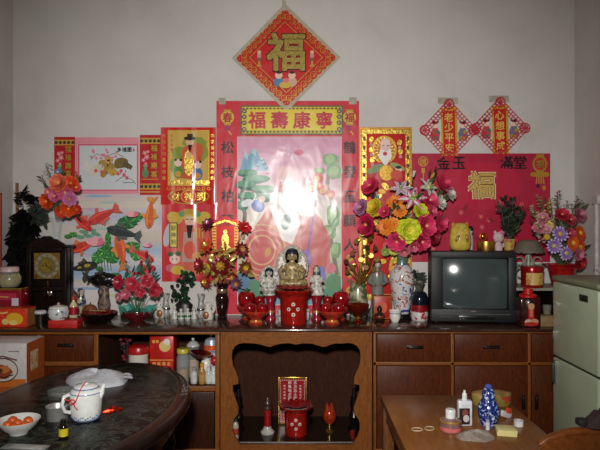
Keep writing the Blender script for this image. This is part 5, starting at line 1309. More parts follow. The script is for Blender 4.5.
g.add(vs, fs, tp); g.build('lamp_shade', t)
g = G(); g.lathe([(0, 0), (.042, 0), (.045, .008), (.034, .02), (.02, .03), (.014, .06), (.018, hz * .5), (.012, hz * .7), (.012, hz), (0, hz)], pale, 20); g.build('base', t)
g = G()
for sx_ in (-1, 1):
    for (cx2, cz2, rr) in ((.05, hz * .35, .032), (.06, hz * .72, .026), (.085, hz * .5, .018)):
        g.tube([(sx_ * (cx2 + rr * math.cos(a)), 0, cz2 + rr * math.sin(a)) for a in [k * PI / 7 for k in range(13)]], .005, pale, 6)
    g.tube([(sx_ * .014, 0, .03), (sx_ * .04, 0, hz * .3), (sx_ * .03, 0, hz * .6), (sx_ * .012, 0, hz * .9)], .006, pale, 6)
g.build('scrollwork', t)
t = thing('candy_tin', 'red round tin with a yellow fruit picture in front of the table lamp', 'tin', at(532, 3.69, zt_), .15)
h = zof(266, 3.69) - zt_; r = 11 * sc(3.69)
G().lathe([(0, 0), (r * .92, 0), (r * .96, h * .06), (r * .96, h * .8), (0, h * .8)], mat((150, 18, 24), .25, .2), 32).build('body', t)
G().lathe([(0, h * .78), (r, h * .78), (r, h * .95), (r * .95, h), (0, h)], mat((160, 22, 26), .22, .3), 32).build('lid', t)
g = G(); vs = []; fs = []
for i in range(13):
    a = -PI / 2 - 1.05 + 2.1 * i / 12; vs += [(r * .968 * math.cos(a), r * .968 * math.sin(a), h * .14), (r * .968 * math.cos(a), r * .968 * math.sin(a), h * .7)]
g.add(vs, [[2 * i, 2 * i + 2, 2 * i + 3, 2 * i + 1] for i in range(12)], speckle((206, 176, 96), (186, 120, 60), 34, .52, .6, .35)); g.build('picture_label', t)
t = thing('sweet_jar', 'square clear jar with red lid and red gold label below the lamp', 'jar', at(528, 3.54))
h = zof(291, 3.55) - TOP; w = 20 * sc(3.55)
G().box((0, 0, h * .42), (w, w * .8, h * .83), mat((60, 22, 20), .1, 0, .3, 40, .5), .014).build('body', t)
G().lathe([(0, h * .84), (w * .44, h * .84), (w * .44, h * .9), (w * .3, h * .93), (0, h * .93)], mat((190, 24, 26), .3), 26).build('lid', t)
G().lathe([(0, h * .93), (w * .24, h * .93), (w * .23, h * 1.08), (0, h * 1.08)], mat((196, 26, 26), .3), 20).build('knob', t)
a = Art(lambda x: x, lambda y: -y, -w * .4 - .0008); a.rect(-w * .14, -h * .66, w * .14, -h * .24, (190, 30, 36)); a.ell(0, -h * .6, w * .16, h * .09, (206, 150, 110)); a.rect(-w * .07, -h * .52, w * .07, -h * .3, (214, 110, 90)); a.ell(-w * .12, -h * .16, w * .2, h * .08, (206, 170, 140)); a.ell(w * .16, -h * .17, w * .2, h * .08, (196, 140, 110)); a.ell(0, -h * .1, w * .36, h * .06, (170, 40, 36)); a.build('printed_front', t)
t = thing('wooden_box', 'small unpainted wooden box standing before the dark rack beside the sweet jar', 'box', at(546, 3.56), 0)
G().box((0, 0, .03), (.1, .09, .058), wood((124, 98, 68), (160, 130, 94), (1, 6, 6), .5), .003).build('body', t); G().box((0, 0, .062), (.104, .094, .008), wood((124, 98, 68), (160, 130, 94), (1, 6, 6), .5), .002).build('lid', t)
t = thing('red_candle', 'red patterned candle standing between the sweet jar and the wooden box', 'candle', at(538.8, 3.61))
G().lathe([(0, 0), (.011, 0), (.011, .155), (.008, .16), (0, .16)], speckle((160, 26, 30), (206, 150, 110), 50, .58, .64, .35), 16).build('wax', t); G().tube([(0, 0, .158), (.001, 0, .172)], .0015, DARK, 5).build('wick', t)
t = thing('glass_tumbler', 'small clear tumbler on the wooden box by the fridge', 'tumbler', at(547, 3.56, TOP + .0665))
G().lathe([(0, 0), (.022, 0), (.027, .06), (.025, .06), (.02, .006), (0, .006)], glass((206, 206, 190), .05), 20).build('cup', t); G().lathe([(0, .007), (.019, .007), (.021, .025), (0, .025)], mat((120, 100, 70), .4), 18).build('contents', t)
t = thing('flower_basket', 'red wrapped pot of mixed artificial flowers behind the fridge', 'flowers', at(562, 3.80, zt_))
h = zof(264, 3.80) - zt_
cel = mat((178, 24, 26), .2, .1, .2, 20, .5)
G().lathe([(0, 0), (.06, 0), (.064, .008), (.088, h * .8), (.1, h), (.094, h), (.08, h * .78), (0, h * .7)], cel, 30).build('pot', t)
g = G()
for k in range(15):
    an = k * .419; g.petal(Matrix.Translation((.082 * math.cos(an), .082 * math.sin(an), h * .86)) @ Matrix.Rotation(an, 4, 'Z'), .05, .06, .6, -.3, cel, None, .2, .6)
g.build('wrapping_frill', t)
PU = (142, 100, 176)
bouquet(t, (0, 0, h * .9), 3.72, [(560, 234, 'daisy', 8.26, PU, (214, 180, 90), (214, 196, 220)), (554, 246, 'daisy', 7.67, PU, (200, 190, 110), (206, 190, 220)), (566, 253, 'daisy', 7.67, (150, 110, 180), (206, 190, 110), (222, 206, 226)), (580, 233, 'daisy', 8.26, (222, 84, 34), (226, 180, 50)), (573, 243, 'daisy', 8.26, (226, 90, 36), (230, 180, 50)), (580, 247, 'daisy', 7.67, (220, 76, 34), (226, 180, 50)), (547, 237, 'globe', 3.4, (222, 180, 50), (206, 150, 40)),
    (539, 228, 'peony', 5.90, (222, 130, 150), (240, 210, 170)), (543, 219, 'peony', 5.90, (216, 140, 150), (240, 210, 170)), (538, 225, 'sprig', 8.26, (214, 206, 180), (206, 196, 120)), (535, 213, 'sprig', 7.67, (206, 200, 176), (180, 180, 120)), (548, 214, 'sprig', 9.44, (206, 190, 100), (214, 206, 140)), (549, 225, 'daisy', 5.31, (216, 196, 96), (200, 160, 60)), (561, 216, 'peony', 7.08, (196, 44, 60), (230, 180, 120)), (555, 222, 'sprig', 7.08, (206, 110, 130), (190, 150, 100)), (578, 216, 'peony', 7.08, (196, 110, 130), (230, 190, 150)), (569, 221, 'peony', 6.49, (190, 60, 70), (230, 180, 120)),
    (566, 208, 'sprig', 7, (226, 200, 196), (206, 130, 150)), (551, 205, 'sprig', 6, (214, 206, 150), (206, 196, 190)), (562, 224, 'sprig', 6, (226, 190, 200), (206, 206, 150)), (546, 230, 'peony', 5, (226, 170, 180), (240, 210, 170)), (571, 228, 'sprig', 6, (206, 120, 140), (216, 200, 190)),
    (557, 200, 'sprig', 8.26, (180, 70, 66), (120, 130, 70)), (540, 202, 'sprig', 7.08, (150, 150, 90), (196, 110, 110)), (575, 205, 'sprig', 7.67, (176, 100, 96), (110, 110, 70)), (580, 207, 'sprig', 5.90, (150, 70, 70), (100, 100, 60)), (578, 262, 'peony', 7.08, (180, 26, 34), (220, 120, 90)), (577, 254, 'peony', 5.90, (214, 120, 150), (240, 200, 170)), (568, 234, 'peony', 5.90, (200, 60, 90), (230, 180, 120)), (541, 238, 'sprig', 6.49, (206, 180, 180), (206, 196, 150))],
    90, [(52, 80, 46), (70, 96, 58), (40, 62, 40)], .04, (66, 88, 48), (560, 240), (.035, .07))
# ================================================================== fridge
t = thing('fridge', 'sage green two door fridge against the side wall, lid darker than the doors', 'fridge', (0, 0, 0))
fg = mat((188, 202, 172), .3, 0, .04, 6, .2); fgd = mat((130, 134, 104), .45, 0, .08, 12)
XF, y0, y1 = 1.44, 2.80, 3.30; zt_f = CZ - .316; XB = XR - .012
split_z = zof(362, 3.05)
G().box(((XF + .03 + XB) / 2, (y0 + y1) / 2, (.05 + zt_f) / 2), (XB - XF - .03, y1 - y0, zt_f - .05), fg, .008).build('body', t)
lid = G().box(((XF - .006 + XB) / 2, (y0 + y1) / 2, zt_f + .016), (XB - XF + .006, y1 - y0 + .012, .032), fgd, .012, None, 3).build('top_lid', t)
zl, zh = .13, CZ - (354 + 1.5 - 225) / 580 * 3.3
def fdoor(nm, za, zb):
    return G().box((XF + .014, (y0 + y1) / 2, (za + zb) / 2), (.03, y1 - y0, zb - za), fg, .009, None, 3).build(nm, t)
d1 = fdoor('freezer_door', zh + .006, zt_f - .004); d2 = fdoor('main_door', zl, zh - .006)
g = G(); g.box((XF + .02, (y0 + y1) / 2, zh), (.02, y1 - y0 - .02, .013), mat((52, 56, 44), .5)); g.build('door_gap', t)
G().box((XF - .003, 2.94, zt_f - .055), (.006, .085, .034), mat((40, 40, 34), .35, .3), .002).build('badge', d1)
g = G(); g.box((XF - .012, y1 - .035, zh - .085), (.022, .02, .11), mat((60, 62, 52), .4), .005); g.box((XF - .004, y1 - .035, zh - .085), (.01, .03, .13), mat((150, 150, 140), .3, .5), .002); g.build('handle', d2)
g = G(); g.box((XF - .004, y1 - .02, zh + .12), (.012, .018, .05), mat((176, 176, 170), .25, .7), .003); g.build('latch', d1)
for y in (y0 + .06, y1 - .06):
    for x in (XF + .08, XB - .06): G().lathe([(0, 0), (.018, 0), (.018, .052), (0, .052)], DARK, 12, None, 1, 1, (x, y, 0)).build('foot', t)
G().box((XF + .02, (y0 + y1) / 2, .09), (.02, y1 - y0 - .02, .07), mat((60, 64, 52), .5), .003).build('kick_plate', t)

# ================================================================== black oval table
tx, ty, ta, tb, TZ = -.905, 2.38, .44, .73, .755
m, nt, b = new_mat('dark_marble'); v = coords(nt, (1, 1, 1))
f = noise(nt, v, 7, 5, 3.2, .6)
nt.links.new(ramp(nt, f, [(.36, (10, 11, 9)), (.47, (19, 21, 18)), (.54, (62, 68, 60)), (.58, (22, 24, 20)), (.68, (48, 53, 46)), (.74, (20, 22, 18))]), b.inputs['Base Color'])
b.inputs['Roughness'].default_value = .25; b.inputs['Specular IOR Level'].default_value = .09
marble = m
tw_ = wood((18, 10, 8), (38, 21, 16), (3, 3, 3), .25, 8, .15)
t = thing('oval_table', 'black oval dining table with a marbled top and carved rim', 'table', (tx, ty, 0))
def oval(g, prof, m, n=72):
    """profile of (inset, z) swept round the oval"""
    vs = []; fs = []
    for ins, z in prof:
        for k in range(n):
            a = 2 * PI * k / n; vs.append(((ta - ins) * math.cos(a), (tb - ins) * math.sin(a), z))
    for j in range(len(prof) - 1):
        for k in range(n):
            k2 = (k + 1) % n; fs.append([j * n + k, j * n + k2, (j + 1) * n + k2, (j + 1) * n + k])
    fs.append([k for k in range(n)][::-1]); fs.append([(len(prof) - 1) * n + k for k in range(n)])
    g.add(vs, fs, m); return g
oval(G(), [(.03, TZ - .06), (.008, TZ - .05), (.0, TZ - .036), (.004, TZ - .018), (.014, TZ - .006), (.03, TZ), (.06, TZ - .001)], tw_).build('rim', t)
oval(G(), [(.062, TZ - .006), (.062, TZ - .0002), (.066, TZ + .0008)], marble).build('marble_top', t)
oval(G(), [(.07, TZ - .14), (.065, TZ - .135), (.065, TZ - .062), (.07, TZ - .0605)], tw_).build('apron', t)
inl = G(); mp_ = mat((150, 146, 132), .3)
for cx2, a0 in ((1.02, .3), (.62, .9)):
    for k in range(9):
        an = .35 + R.uniform(-.1, .1); px_, py_ = (ta - .03) * math.cos(an * cx2) , (tb - .03) * math.sin(an * cx2)
        inl.box((px_ + R.uniform(-.012, .012), py_ + R.uniform(-.03, .03), TZ + .0004), (.003, R.uniform(.012, .03), .0012), mp_, 0, Matrix.Identity(4))
inl.build('shell_inlay', t)
lg = [(0, 0), (.03, 0), (.034, .02), (.024, .05), (.03, .09), (.02, .13), (.032, .2), (.036, .3), (.024, .38), (.034, .42), (.022, .46), (.034, .5), (.036, TZ - .14), (0, TZ - .14)]
for sx_, sy_ in ((1, 1), (1, -1), (-1, 1), (-1, -1)):
    g = G(); g.lathe(lg, tw_, 22); g.v = [v + Vector((sx_ * .26, sy_ * .47, 0)) for v in g.v]; g.build('leg', t)
TZ += .0008
def tl(px, py):  # a point on a horizontal plane seen at that pixel
    Y = FPX * (CZ - TZ) / (py - 225); return Vector(((px - 300) / FPX * Y, Y, TZ))
# white bowl with oranges
Y = 2.04; bc = Vector(((19 - 300) / FPX * Y, Y, TZ)); bc = Vector((-.985, 2.03, TZ))
t = thing('white_bowl', 'wide white bowl holding small oranges on the black table', 'bowl', bc)
G().lathe([(0, 0), (.03, 0), (.032, .006), (.055, .024), (.07, .046), (.0715, .05), (.068, .048), (.052, .026), (.03, .012), (0, .01)], mat((214, 214, 208), .2, 0, .05), 40).build('bowl', t)
om = mat((214, 92, 26), .4, 0, .15, 120)
for i, (x, y, z, lb) in enumerate(((-.034, -.008, .03, 'small orange at the outer side of the white bowl, away from the teapot'), (-.004, -.028, .029, 'small orange at the front of the white bowl'), (.028, -.012, .03, 'small orange at the teapot side of the white bowl'), (-.008, .008, .03, 'small orange in the middle of the white bowl'), (.022, .024, .034, 'small orange at the back of the white bowl near the teapot'), (-.034, .027, .034, 'small orange at the back of the white bowl, away from the teapot'))):
    t = thing('orange', lb, 'fruit', bc + Vector((x, y, z)), 0, 'oranges in the white bowl')
    G().lathe([(0, -.0165), (.008, -.015), (.0155, -.006), (.0172, .002), (.014, .011), (.007, .0158), (0, .0155)], om, 18).build('peel', t); G().lathe([(0, .0155), (.0025, .016), (.002, .0175), (0, .0178)], mat((86, 96, 50), .6), 8).build('stalk', t)
# teapot
t = thing('teapot', 'white ceramic teapot with blue bands and a red string on the black table', 'teapot', tl(86, 419))
s = sc(t.location.y); k = 31 * s / .172
pw = mat((214, 216, 212), .16, 0, .05)
G().lathe([(0, 0), (.06, 0), (.068, .004), (.078, .024), (.084, .07), (.086, .12), (.085, .152), (.078, .168), (.066, .174), (.0, .175)], pw, 36, Matrix.Scale(k, 4)).build('body', t)
l = G().lathe([(.066, .174), (.066, .182), (.058, .19), (.03, .196), (.014, .197), (.015, .203), (0, .206)], pw, 30, Matrix.Scale(k, 4)).build('lid', t)
g = G()
for r0, z0_ in ((.0845, .152), (.067, .178)): g.lathe([(r0, z0_ - .003), (r0 + .0025, z0_), (r0, z0_ + .003)], mat((96, 110, 160), .2), 36, Matrix.Scale(k, 4))
for i in range(40):
    a = i * .157; r_ = .0765; z_ = .026 + .006 * math.sin(i * 1.9); g.ell(Vector((r_ * math.cos(a), r_ * math.sin(a), z_)) * k, (.005 * k, .005 * k, .004 * k), mat((70, 90, 150), .2), 7)
g.lathe([(.0715, .006), (.0745, .009), (.0745, .012)], mat((80, 100, 160), .2), 36, Matrix.Scale(k, 4)); g.build('blue_decoration', t)
G().tube([Vector(p) * k for p in ((.07, .0, .12), (.088, 0, .15), (.094, 0, .175), (.104, 0, .196))], [.02 * k, .015 * k, .011 * k, .009 * k], pw, 12).build('spout', t)
G().tube([Vector(p) * k for p in ((-.078, -.03, .145), (-.098, -.06, .14), (-.104, -.07, .1), (-.094, -.06, .06), (-.072, -.03, .045))], [.011 * k, .011 * k, .01 * k, .01 * k, .011 * k], pw, 10).build('handle', t)
sr = mat((190, 34, 44), .5)
g = G(); g.tube([Vector(p) * k for p in ((0, 0, .208), (-.004, -.06, .188), (-.012, -.088, .15), (-.025, -.086, .12), (-.045, -.078, .11), (-.07, -.06, .12), (-.094, -.072, .13))], .003 * k, sr, 6); g.tube([Vector(p) * k for p in ((-.035, -.084, .114), (-.03, -.086, .095), (-.012, -.09, .078))], .003 * k, sr, 6)
g.tube([Vector((-.045 + .016 * math.cos(a), -.082, .118 + .014 * math.sin(a))) * k for a in [q * PI / 5 for q in range(11)]], .003 * k, sr, 6); g.build('red_string', t)
# plastic bag behind the teapot
def blob(g, sx_, sy_, sz_, m, seed, amp=.25, n=30):
    rr = random.Random(seed); ph = [rr.uniform(0, 6) for _ in range(8)]
    vs = []; fs = []
    nl = 10
    for j in range(nl + 1):
        u = j / nl
        for i in range(n):
            a = 2 * PI * i / n
            w_ = 1 + amp * (math.sin(2 * a + ph[0]) * .5 + math.sin(5 * a + ph[1]) * .25 + math.sin(9 * a + ph[2]) * .12)
            rr_ = math.sin(PI / 2 * (1 - u)) if u else 1
            zz_ = sz_ * math.sin(PI / 2 * u) * (1 + .2 * math.sin(2 * a + ph[3] + u * 3) + .07 * math.sin(5 * a + ph[4] - u * 5))
            vs.append((sx_ * w_ * rr_ * math.cos(a), sy_ * w_ * rr_ * math.sin(a), max(.0005, zz_)))
    for j in range(nl):
        for i in range(n): fs.append([j * n + i, j * n + (i + 1) % n, (j + 1) * n + (i + 1) % n, (j + 1) * n + i])
    g.add(vs, fs, m); return g
m, nt, b = new_mat('thin_white_plastic'); b.inputs['Base Color'].default_value = (*L3((198, 200, 206)), 1); b.inputs['Roughness'].default_value = .28
b.inputs['Alpha'].default_value = .9; bump(nt, b, noise(nt, coords(nt), 55, 4, 1.5), .8, .012)
plastic = m
t = thing('plastic_bag', 'crumpled white plastic bag lying behind the teapot', 'bag', Vector((-.945, 2.70, TZ)), -.1)
blob(G(), .15, .11, .05, plastic, 5, .12, 34).build('bag', t)
g = G(); g.petal(Matrix.Translation((.10, 0, .018)), .07, .05, .1, -.1, plastic, None, .3, .6); g.petal(Matrix.Translation((.09, .04, .02)) @ Matrix.Rotation(.5, 4, 'Z'), .06, .04, .1, -.2, plastic, None, .3, .6); g.build('handles', t)
# steel cup, ashtray, small bottle, packets
t = thing('steel_cup', 'low stainless steel cup beside the teapot', 'cup', tl(57.5, 419))
G().lathe([(0, 0), (.036, 0), (.038, .004), (.04, .046), (.043, .05), (.041, .051), (.037, .046), (.034, .006), (0, .006)], mat((176, 176, 172), .32, .6, .05), 32).build('body', t); G().lathe([(0, .03), (.036, .03)], mat((50, 44, 38), .2), 24).build('contents', t)
t = thing('glass_ashtray', 'round clear glass ashtray behind the steel cup', 'ashtray', Vector((-1.005, 2.46, TZ)))
G().lathe([(0, 0), (.055, 0), (.06, .006), (.062, .03), (.058, .032), (.048, .03), (.044, .012), (0, .01)], glass((190, 200, 190), .06), 30).build('dish', t)
g = G(); [g.ell((R.uniform(-.03, .03), R.uniform(-.03, .03), .0125), (.008, .006, .0025), mat((120, 116, 108), .9), 7) for k in range(12)]; g.build('ash', t)
t = thing('medicine_bottle', 'tiny black capped bottle with a yellow label before the steel cup', 'bottle', tl(63.5, 438.5))
bottle(t, .066, .0155, mat((26, 18, 14), .1), mat((16, 15, 15), .35), mat((206, 186, 40), .4), (.16, .55), .55, .22, .6)
simple('snack_packet', 'bright red orange foil snack packet lying beside the teapot', 'packet', tl(112, 411), lambda g: blob(g, .042, .015, .016, foil((206, 52, 26), .3, 60, .5), 3, .1), None, .5)
def pk(g):
    g.box((0, 0, .0015), (.15, .045, .003), mat((150, 150, 146), .3, .3), .001); g.box((.01, 0, .004), (.11, .034, .003), mat((176, 176, 170), .25, .2), .001)
simple('blister_pack', 'flat silvery packet at the near edge of the black table', 'packet', Vector((-.90, 1.90, TZ)), pk, None, -.12)

# stool and printed box behind the table
t = thing('wooden_stool', 'plain wooden stool under the white and orange carton by the sideboard', 'stool', (-1.665, 3.275, 0)); sm = wood((60, 38, 24), (96, 64, 40), (6, 6, 1), .5)
G().box((0, 0, .555), (.30, .27, .03), sm, .005).build('seat', t)
for sx_ in (-1, 1):
    for sy_ in (-1, 1): G().box((sx_ * .12, sy_ * .11, .27), (.032, .032, .54), sm, .004).build('leg', t)
G().box((0, -.11, .2), (.22, .02, .03), sm, .003).build('stretcher', t); G().box((0, .11, .2), (.22, .02, .03), sm, .003).build('stretcher', t)
t = thing('food_carton', 'white and orange cardboard carton with an oval food picture behind the black table', 'carton', (-1.69, 3.27, .57), .0)
w, d, h = .40, .22, .84 - .57
G().box((0, 0, h / 2), (w, d, h), mat((206, 200, 196), .55, 0, .05), .002).build('body', t)
G().box((w / 2 + .0008, 0, h / 2), (.0016, d - .002, h - .002), mat((176, 86, 34), .5), 0).build('side_print', t)
G().box((w / 2 + .002, -.02, h * .6), (.0012, d * .4, h * .4), speckle((190, 140, 80), (206, 190, 160), 26, .46, .56, .5), 0).build('side_picture', t)
a = Art(lambda x: x, lambda y: -y, -d / 2 - .0008)
a.rect(-w * .49, -h * .28, w * .49, -.002, (206, 110, 40)); a.rect(-w * .49, -h * .13, w * .49, -.002, (176, 86, 34)); a.ell(.07, -h * .46, .085, h * .25, (60, 44, 40)); a.ell(.07, -h * .46, .08, h * .225, (214, 204, 196)); a.ell(.065, -h * .42, .06, h * .14, (150, 70, 40), 0, 16, None, .1); a.ell(.08, -h * .48, .03, h * .08, (196, 120, 60), 0, 12, None, .15); a.ell(.05, -h * .45, .022, h * .05, (90, 50, 36)); a.line([(.02, -h * .36), (.075, -h * .31), (.13, -h * .37)], .006, (40, 36, 34)); a.line([(-.1, -h * .72), (.03, -h * .7)], .008, (176, 50, 44)); a.line([(.1, -h * .84), (.16, -h * .84)], .005, (120, 120, 120)); a.line([(-.02, -h * .66), (.07, -h * .74), (.15, -h * .66)], .008, (120, 70, 60)); a.build('printed_front', t)

# ================================================================== open shelf of jars
SH = SHELF
def sh(px, Y): return at(px, Y, SH + .0006)
Y = 3.56
t = thing('lidded_canister', 'white canister with a red lid and small flowers on the open shelf', 'canister', sh(138.5, Y))
s = sc(Y); h = (386 - 348.5) * s
G().lathe([(0, 0), (.056, 0), (.058, .006), (.06, h * .78), (0, h * .78)], speckle((206, 198, 184), (176, 60, 60), 18, .62, .66, .3), 30).build('body', t); G().lathe([(0, h * .77), (.064, h * .77), (.066, h * .86), (.058, h * .95), (.03, h), (0, h)], mat((176, 28, 30), .3), 30).build('lid', t)
t, w, h = box_thing('biscuit_tin', 'red square tin with a flower picture and gold lid on the open shelf', 'tin', 149.5, 173.5, 339, 386, 3.58, .13, mat((190, 32, 24), .3, .1), 0, .004, SH + .0006)
G().lathe([(0, h), (.052, h), (.054, h + .012), (.05, h + .02), (0, h + .02)], GOLDM, 26).build('lid', t)
a = Art(lambda x: x, lambda y: -y, -.0658); a.ell(w * .14, -h * .74, w * .24, h * .12, (222, 180, 110)); a.ell(w * .22, -h * .83, w * .14, h * .07, (226, 214, 206)); a.ell(w * .1, -h * .74, w * .13, h * .06, (206, 196, 120)); a.rect(-w * .49, -h * .46, w * .49, -h * .43, (214, 130, 60)); a.htext('香酥', -w * .33, -h * .84, w * .16, w * .13, (226, 190, 90)); a.htext('餅乾禮盒', -w * .3, -h * .37, w * .2, w * .14, (226, 190, 90)); a.build('printed_front', t)
t = thing('glass_jar', 'small glass jar with a yellow lid beside the red tin', 'jar', sh(183, 3.56)); h = (386 - 352) * sc(3.56)
glass_jar(t, [(0, 0), (.036, 0), (.04, .006), (.041, h * .7), (.034, h * .82), (.034, h * .88), (.031, h * .88), (.031, h * .82), (.038, h * .69), (.037, .006), (0, .005)], [(0, .007), (.034, .007), (.035, h * .4), (0, h * .4)], mat((150, 110, 60), .6), h * .86, .037, h * .13, mat((196, 176, 60), .35))
t = thing('glass_canister', 'tall clear canister with a domed knob lid behind the maroon bowl', 'canister', sh(193, 3.68)); h = (383.5 - 343) * sc(3.68)
G().lathe([(0, 0), (.04, 0), (.042, .006), (.042, h * .72), (.039, h * .76), (.036, h * .76), (.039, h * .7), (.039, .008), (0, .008)], glass((214, 214, 210), .05), 26).build('body', t); G().lathe([(0, .009), (.037, .009), (.037, h * .45), (0, h * .45)], mat((176, 150, 130), .6), 22).build('contents', t)
l = G().lathe([(.042, h * .76), (.041, h * .8), (.02, h * .88), (0, h * .89)], mat((190, 190, 184), .2), 26).build('lid', t); G().ell((0, 0, h * .935), (.011, .011, .012), mat((196, 196, 190), .2), 10).build('knob', l)
t = thing('decorated_canister', 'white canister with orange band and silver lid at the end of the open shelf', 'canister', sh(211.5, 3.66)); h = (385 - 338) * sc(3.62)
G().lathe([(0, 0), (.044, 0), (.046, .006), (.046, h * .62), (0, h * .62)], speckle((196, 200, 204), (86, 130, 170), 20, .54, .6, .3), 28).build('body', t); G().lathe([(0, h * .61), (.048, h * .61), (.048, h * .72), (0, h * .72)], mat((206, 84, 40), .3), 28).build('orange_band', t)
l = G().lathe([(0, h * .72), (.046, h * .72), (.04, h * .82), (.012, h * .88), (0, h * .88)], mat((176, 186, 200), .25, .3), 28).build('lid', t); G().ell((0, 0, h * .92), (.011, .011, .014), mat((176, 186, 200), .25, .3), 10).build('knob', l)
for i, (px, Y, hh, rr, bc_, cc, lb) in enumerate(((194, 3.53, .098, .021, (196, 194, 190), (150, 150, 150), 'small pale bottle on the open shelf, nearest the yellow lidded jar'), (202, 3.52, .125, .02, (176, 130, 60), (206, 150, 50), 'small amber bottle with a gold cap among pale bottles'), (208.5, 3.53, .1, .02, (196, 204, 200), (206, 206, 206), 'small clear bottle between the amber bottle and the white one'), (213.5, 3.53, .105, .021, (212, 212, 206), (214, 214, 210), 'small white bottle at the stile end of the open shelf'))):
    t = thing('small_bottle', lb, 'bottle', sh(px, Y), 0, 'small bottles on the open shelf'); bottle(t, hh, rr, mat(bc_, .2), mat(cc, .3), mat(tuple(min(255, c + 14) for c in bc_), .4), (.15, .45), .5, .18, .6)
t = thing('maroon_bowl', 'dark maroon shallow bowl balanced tilted on the shelf bottles', 'bowl', Vector(((201 - 300) * sc(3.545), 3.545, SH + .17)))
G().lathe([(0, -.02), (.03, -.02), (.034, -.014), (.066, .006), (.074, .014), (.07, .014), (.05, .002), (0, -.008)], mat((74, 14, 24), .18, 0, .2, 40, .5), 30, Matrix.Rotation(.16, 4, 'Y')).build('bowl', t)
simple('white_egg_ornament', 'white round lidded pot among the small bottles on the shelf', 'pot', sh(206, 3.58), lambda g: g.lathe([(0, 0), (.02, 0), (.03, .03), (.032, .09), (.03, .12), (.016, .146), (0, .152)], WHITE, 22))
simple('red_ball', 'small red ball shaped ornament behind the white shelf bottle', 'ornament', sh(214.3, 3.59), lambda g: (g.lathe([(0, 0), (.012, 0), (.012, .1), (0, .1)], mat((140, 30, 36), .4), 12), g.ell((0, 0, .125), .026, mat((176, 30, 46), .3), 16)))
t = thing('dark_dish', 'low dark lacquer dish in front of the red tin on the shelf', 'dish', sh(163, 3.522)); G().lathe([(0, 0), (.045, 0), (.048, .02), (.052, .07), (.056, .09), (.052, .09), (.05, .06), (0, .05)], mat((70, 26, 24), .2, 0, .2, 40, .4), 30).build('dish', t)
t = thing('dark_dish', 'shallow black dish on the open shelf beside the white canister', 'dish', sh(117, 3.55)); G().lathe([(0, 0), (.05, 0), (.055, .02), (.075, .06), (.072, .062), (.05, .03), (0, .02)], mat((36, 16, 16), .2, 0, .2, 40, .4), 30).build('dish', t)
t = thing('hanging_tassel', 'dark red knotted tassel at the dim end of the open shelf', 'tassel', sh(127, 3.74))
g = G(); tm = [mat((110, 18, 30), .6), mat((24, 16, 16), .6)]; g.tube([(0, 0, 0), (0, 0, .24)], .012, tm[1], 8); g.build('post', t)
g = G(); [g.ell((R.uniform(-.04, .03), R.uniform(-.03, .01), .1 + R.uniform(0, .16)), (.014, .012, .014), tm[k % 2], 8) for k in range(26)]; g.build('blossom_knots', t)

# ================================================================== niche
def ni(px, Y): return at(px, Y, NICHE + .0003)
t = thing('spirit_plaque', 'red plaque with gold frame and pale columns of characters inside the niche', 'plaque', ni(292.5, 3.80))
s = sc(3.80); h = zof(377, 3.80) - NICHE; w = 29 * s; zb_ = .0
g = G()
for x in (-w / 2 + .006, w / 2 - .006): g.box((x, 0, h / 2), (.012, .014, h), GOLDM, .002)
for z in (.006, h - .006): g.box((0, 0, z), (w - .02, .014, .012), GOLDM, .002)
g.build('frame', t); g = G(); g.box((0, .002, h / 2), (w - .014, .006, h - .014), mat((160, 24, 34), .25), 0); bd = g.build('board', t)
a = Art(lambda x: x, lambda y: h - y, -.0016)
cw = (222, 206, 196)
a.vtext('五方五土龍神', .018, .036, .026, .022, cw, None, .03); a.vtext('前後地主財神', -.018, .036, .026, .022, cw, None, .03); a.vtext('土能生白玉', .052, .056, .02, .014, cw, None, .02); a.vtext('地可出黃金', -.052, .056, .02, .014, cw, None, .02)
for k in range(14):
    x = -w / 2 + .018 + k * (w - .036) / 13; a.ell(x, .019, .004, .0025, cw, 0, 8); a.ell(x, h - .019, .004, .0025, cw, 0, 8)
for k in range(20):
    y = .026 + k * (h - .05) / 19
    for x in (-w / 2 + .017, w / 2 - .017): a.ell(x, y, .0022, .004, cw, 0, 8)
a.build('lettering', bd)
incense_pot(ni(296, 3.62), 'smaller red incense pot with white medallions inside the niche', .86)
def candlestick(px, Y, label, h, cols):
    t = thing('candlestick', label, 'candlestick', ni(px, Y))
    G().lathe([(0, 0), (.042, 0), (.044, .01), (.026, .03), (.022, .045), (.0, .045)], mat(cols[0], .25), 24).build('base', t)
    G().lathe([(0, .045), (.021, .045), (.022, h * .66), (0, h * .66)], mat(cols[1], .25, 0, .1, 40, .3), 22).build('column', t)
    G().lathe([(0, h * .66), (.024, h * .66), (.027, h * .7), (.02, h * .76), (.026, h * .8), (.026, h * .86), (.012, h * .93), (.008, h), (0, h)], mat(cols[2], .3), 22).build('top', t)
candlestick(267.5, 3.64, 'red and white candlestick shaped like a little tower inside the niche', .225, ((190, 184, 178), (156, 24, 28), (70, 50, 44)))
t = thing('electric_candle', 'shiny red and gold lotus bud lamp inside the niche', 'lamp', ni(329.5, 3.66))
h = .17
G().lathe([(0, 0), (.026, 0), (.028, .008), (.012, .02), (.012, .06), (0, .06)], GOLDM, 20).build('stem', t)
G().lathe([(0, .055), (.026, .06), (.041, .088), (.043, .112), (.033, .142), (.012, .168), (0, .172)], mat((190, 60, 26), .2, .3, .3, 60, .4), 22).build('bud', t)
g = G()
for k in range(6): g.petal(Matrix.Translation((0, 0, .058)) @ Matrix.Rotation(k * PI / 3, 4, 'Z') @ Matrix.Translation((.017, 0, 0)) @ Matrix.Rotation(-1.05, 4, 'Y'), .108, .05, .0, .45, mat((176, 34, 26), .25, .2), mat((214, 160, 60), .25, .7), .1, .8)
g.build('petals', t)
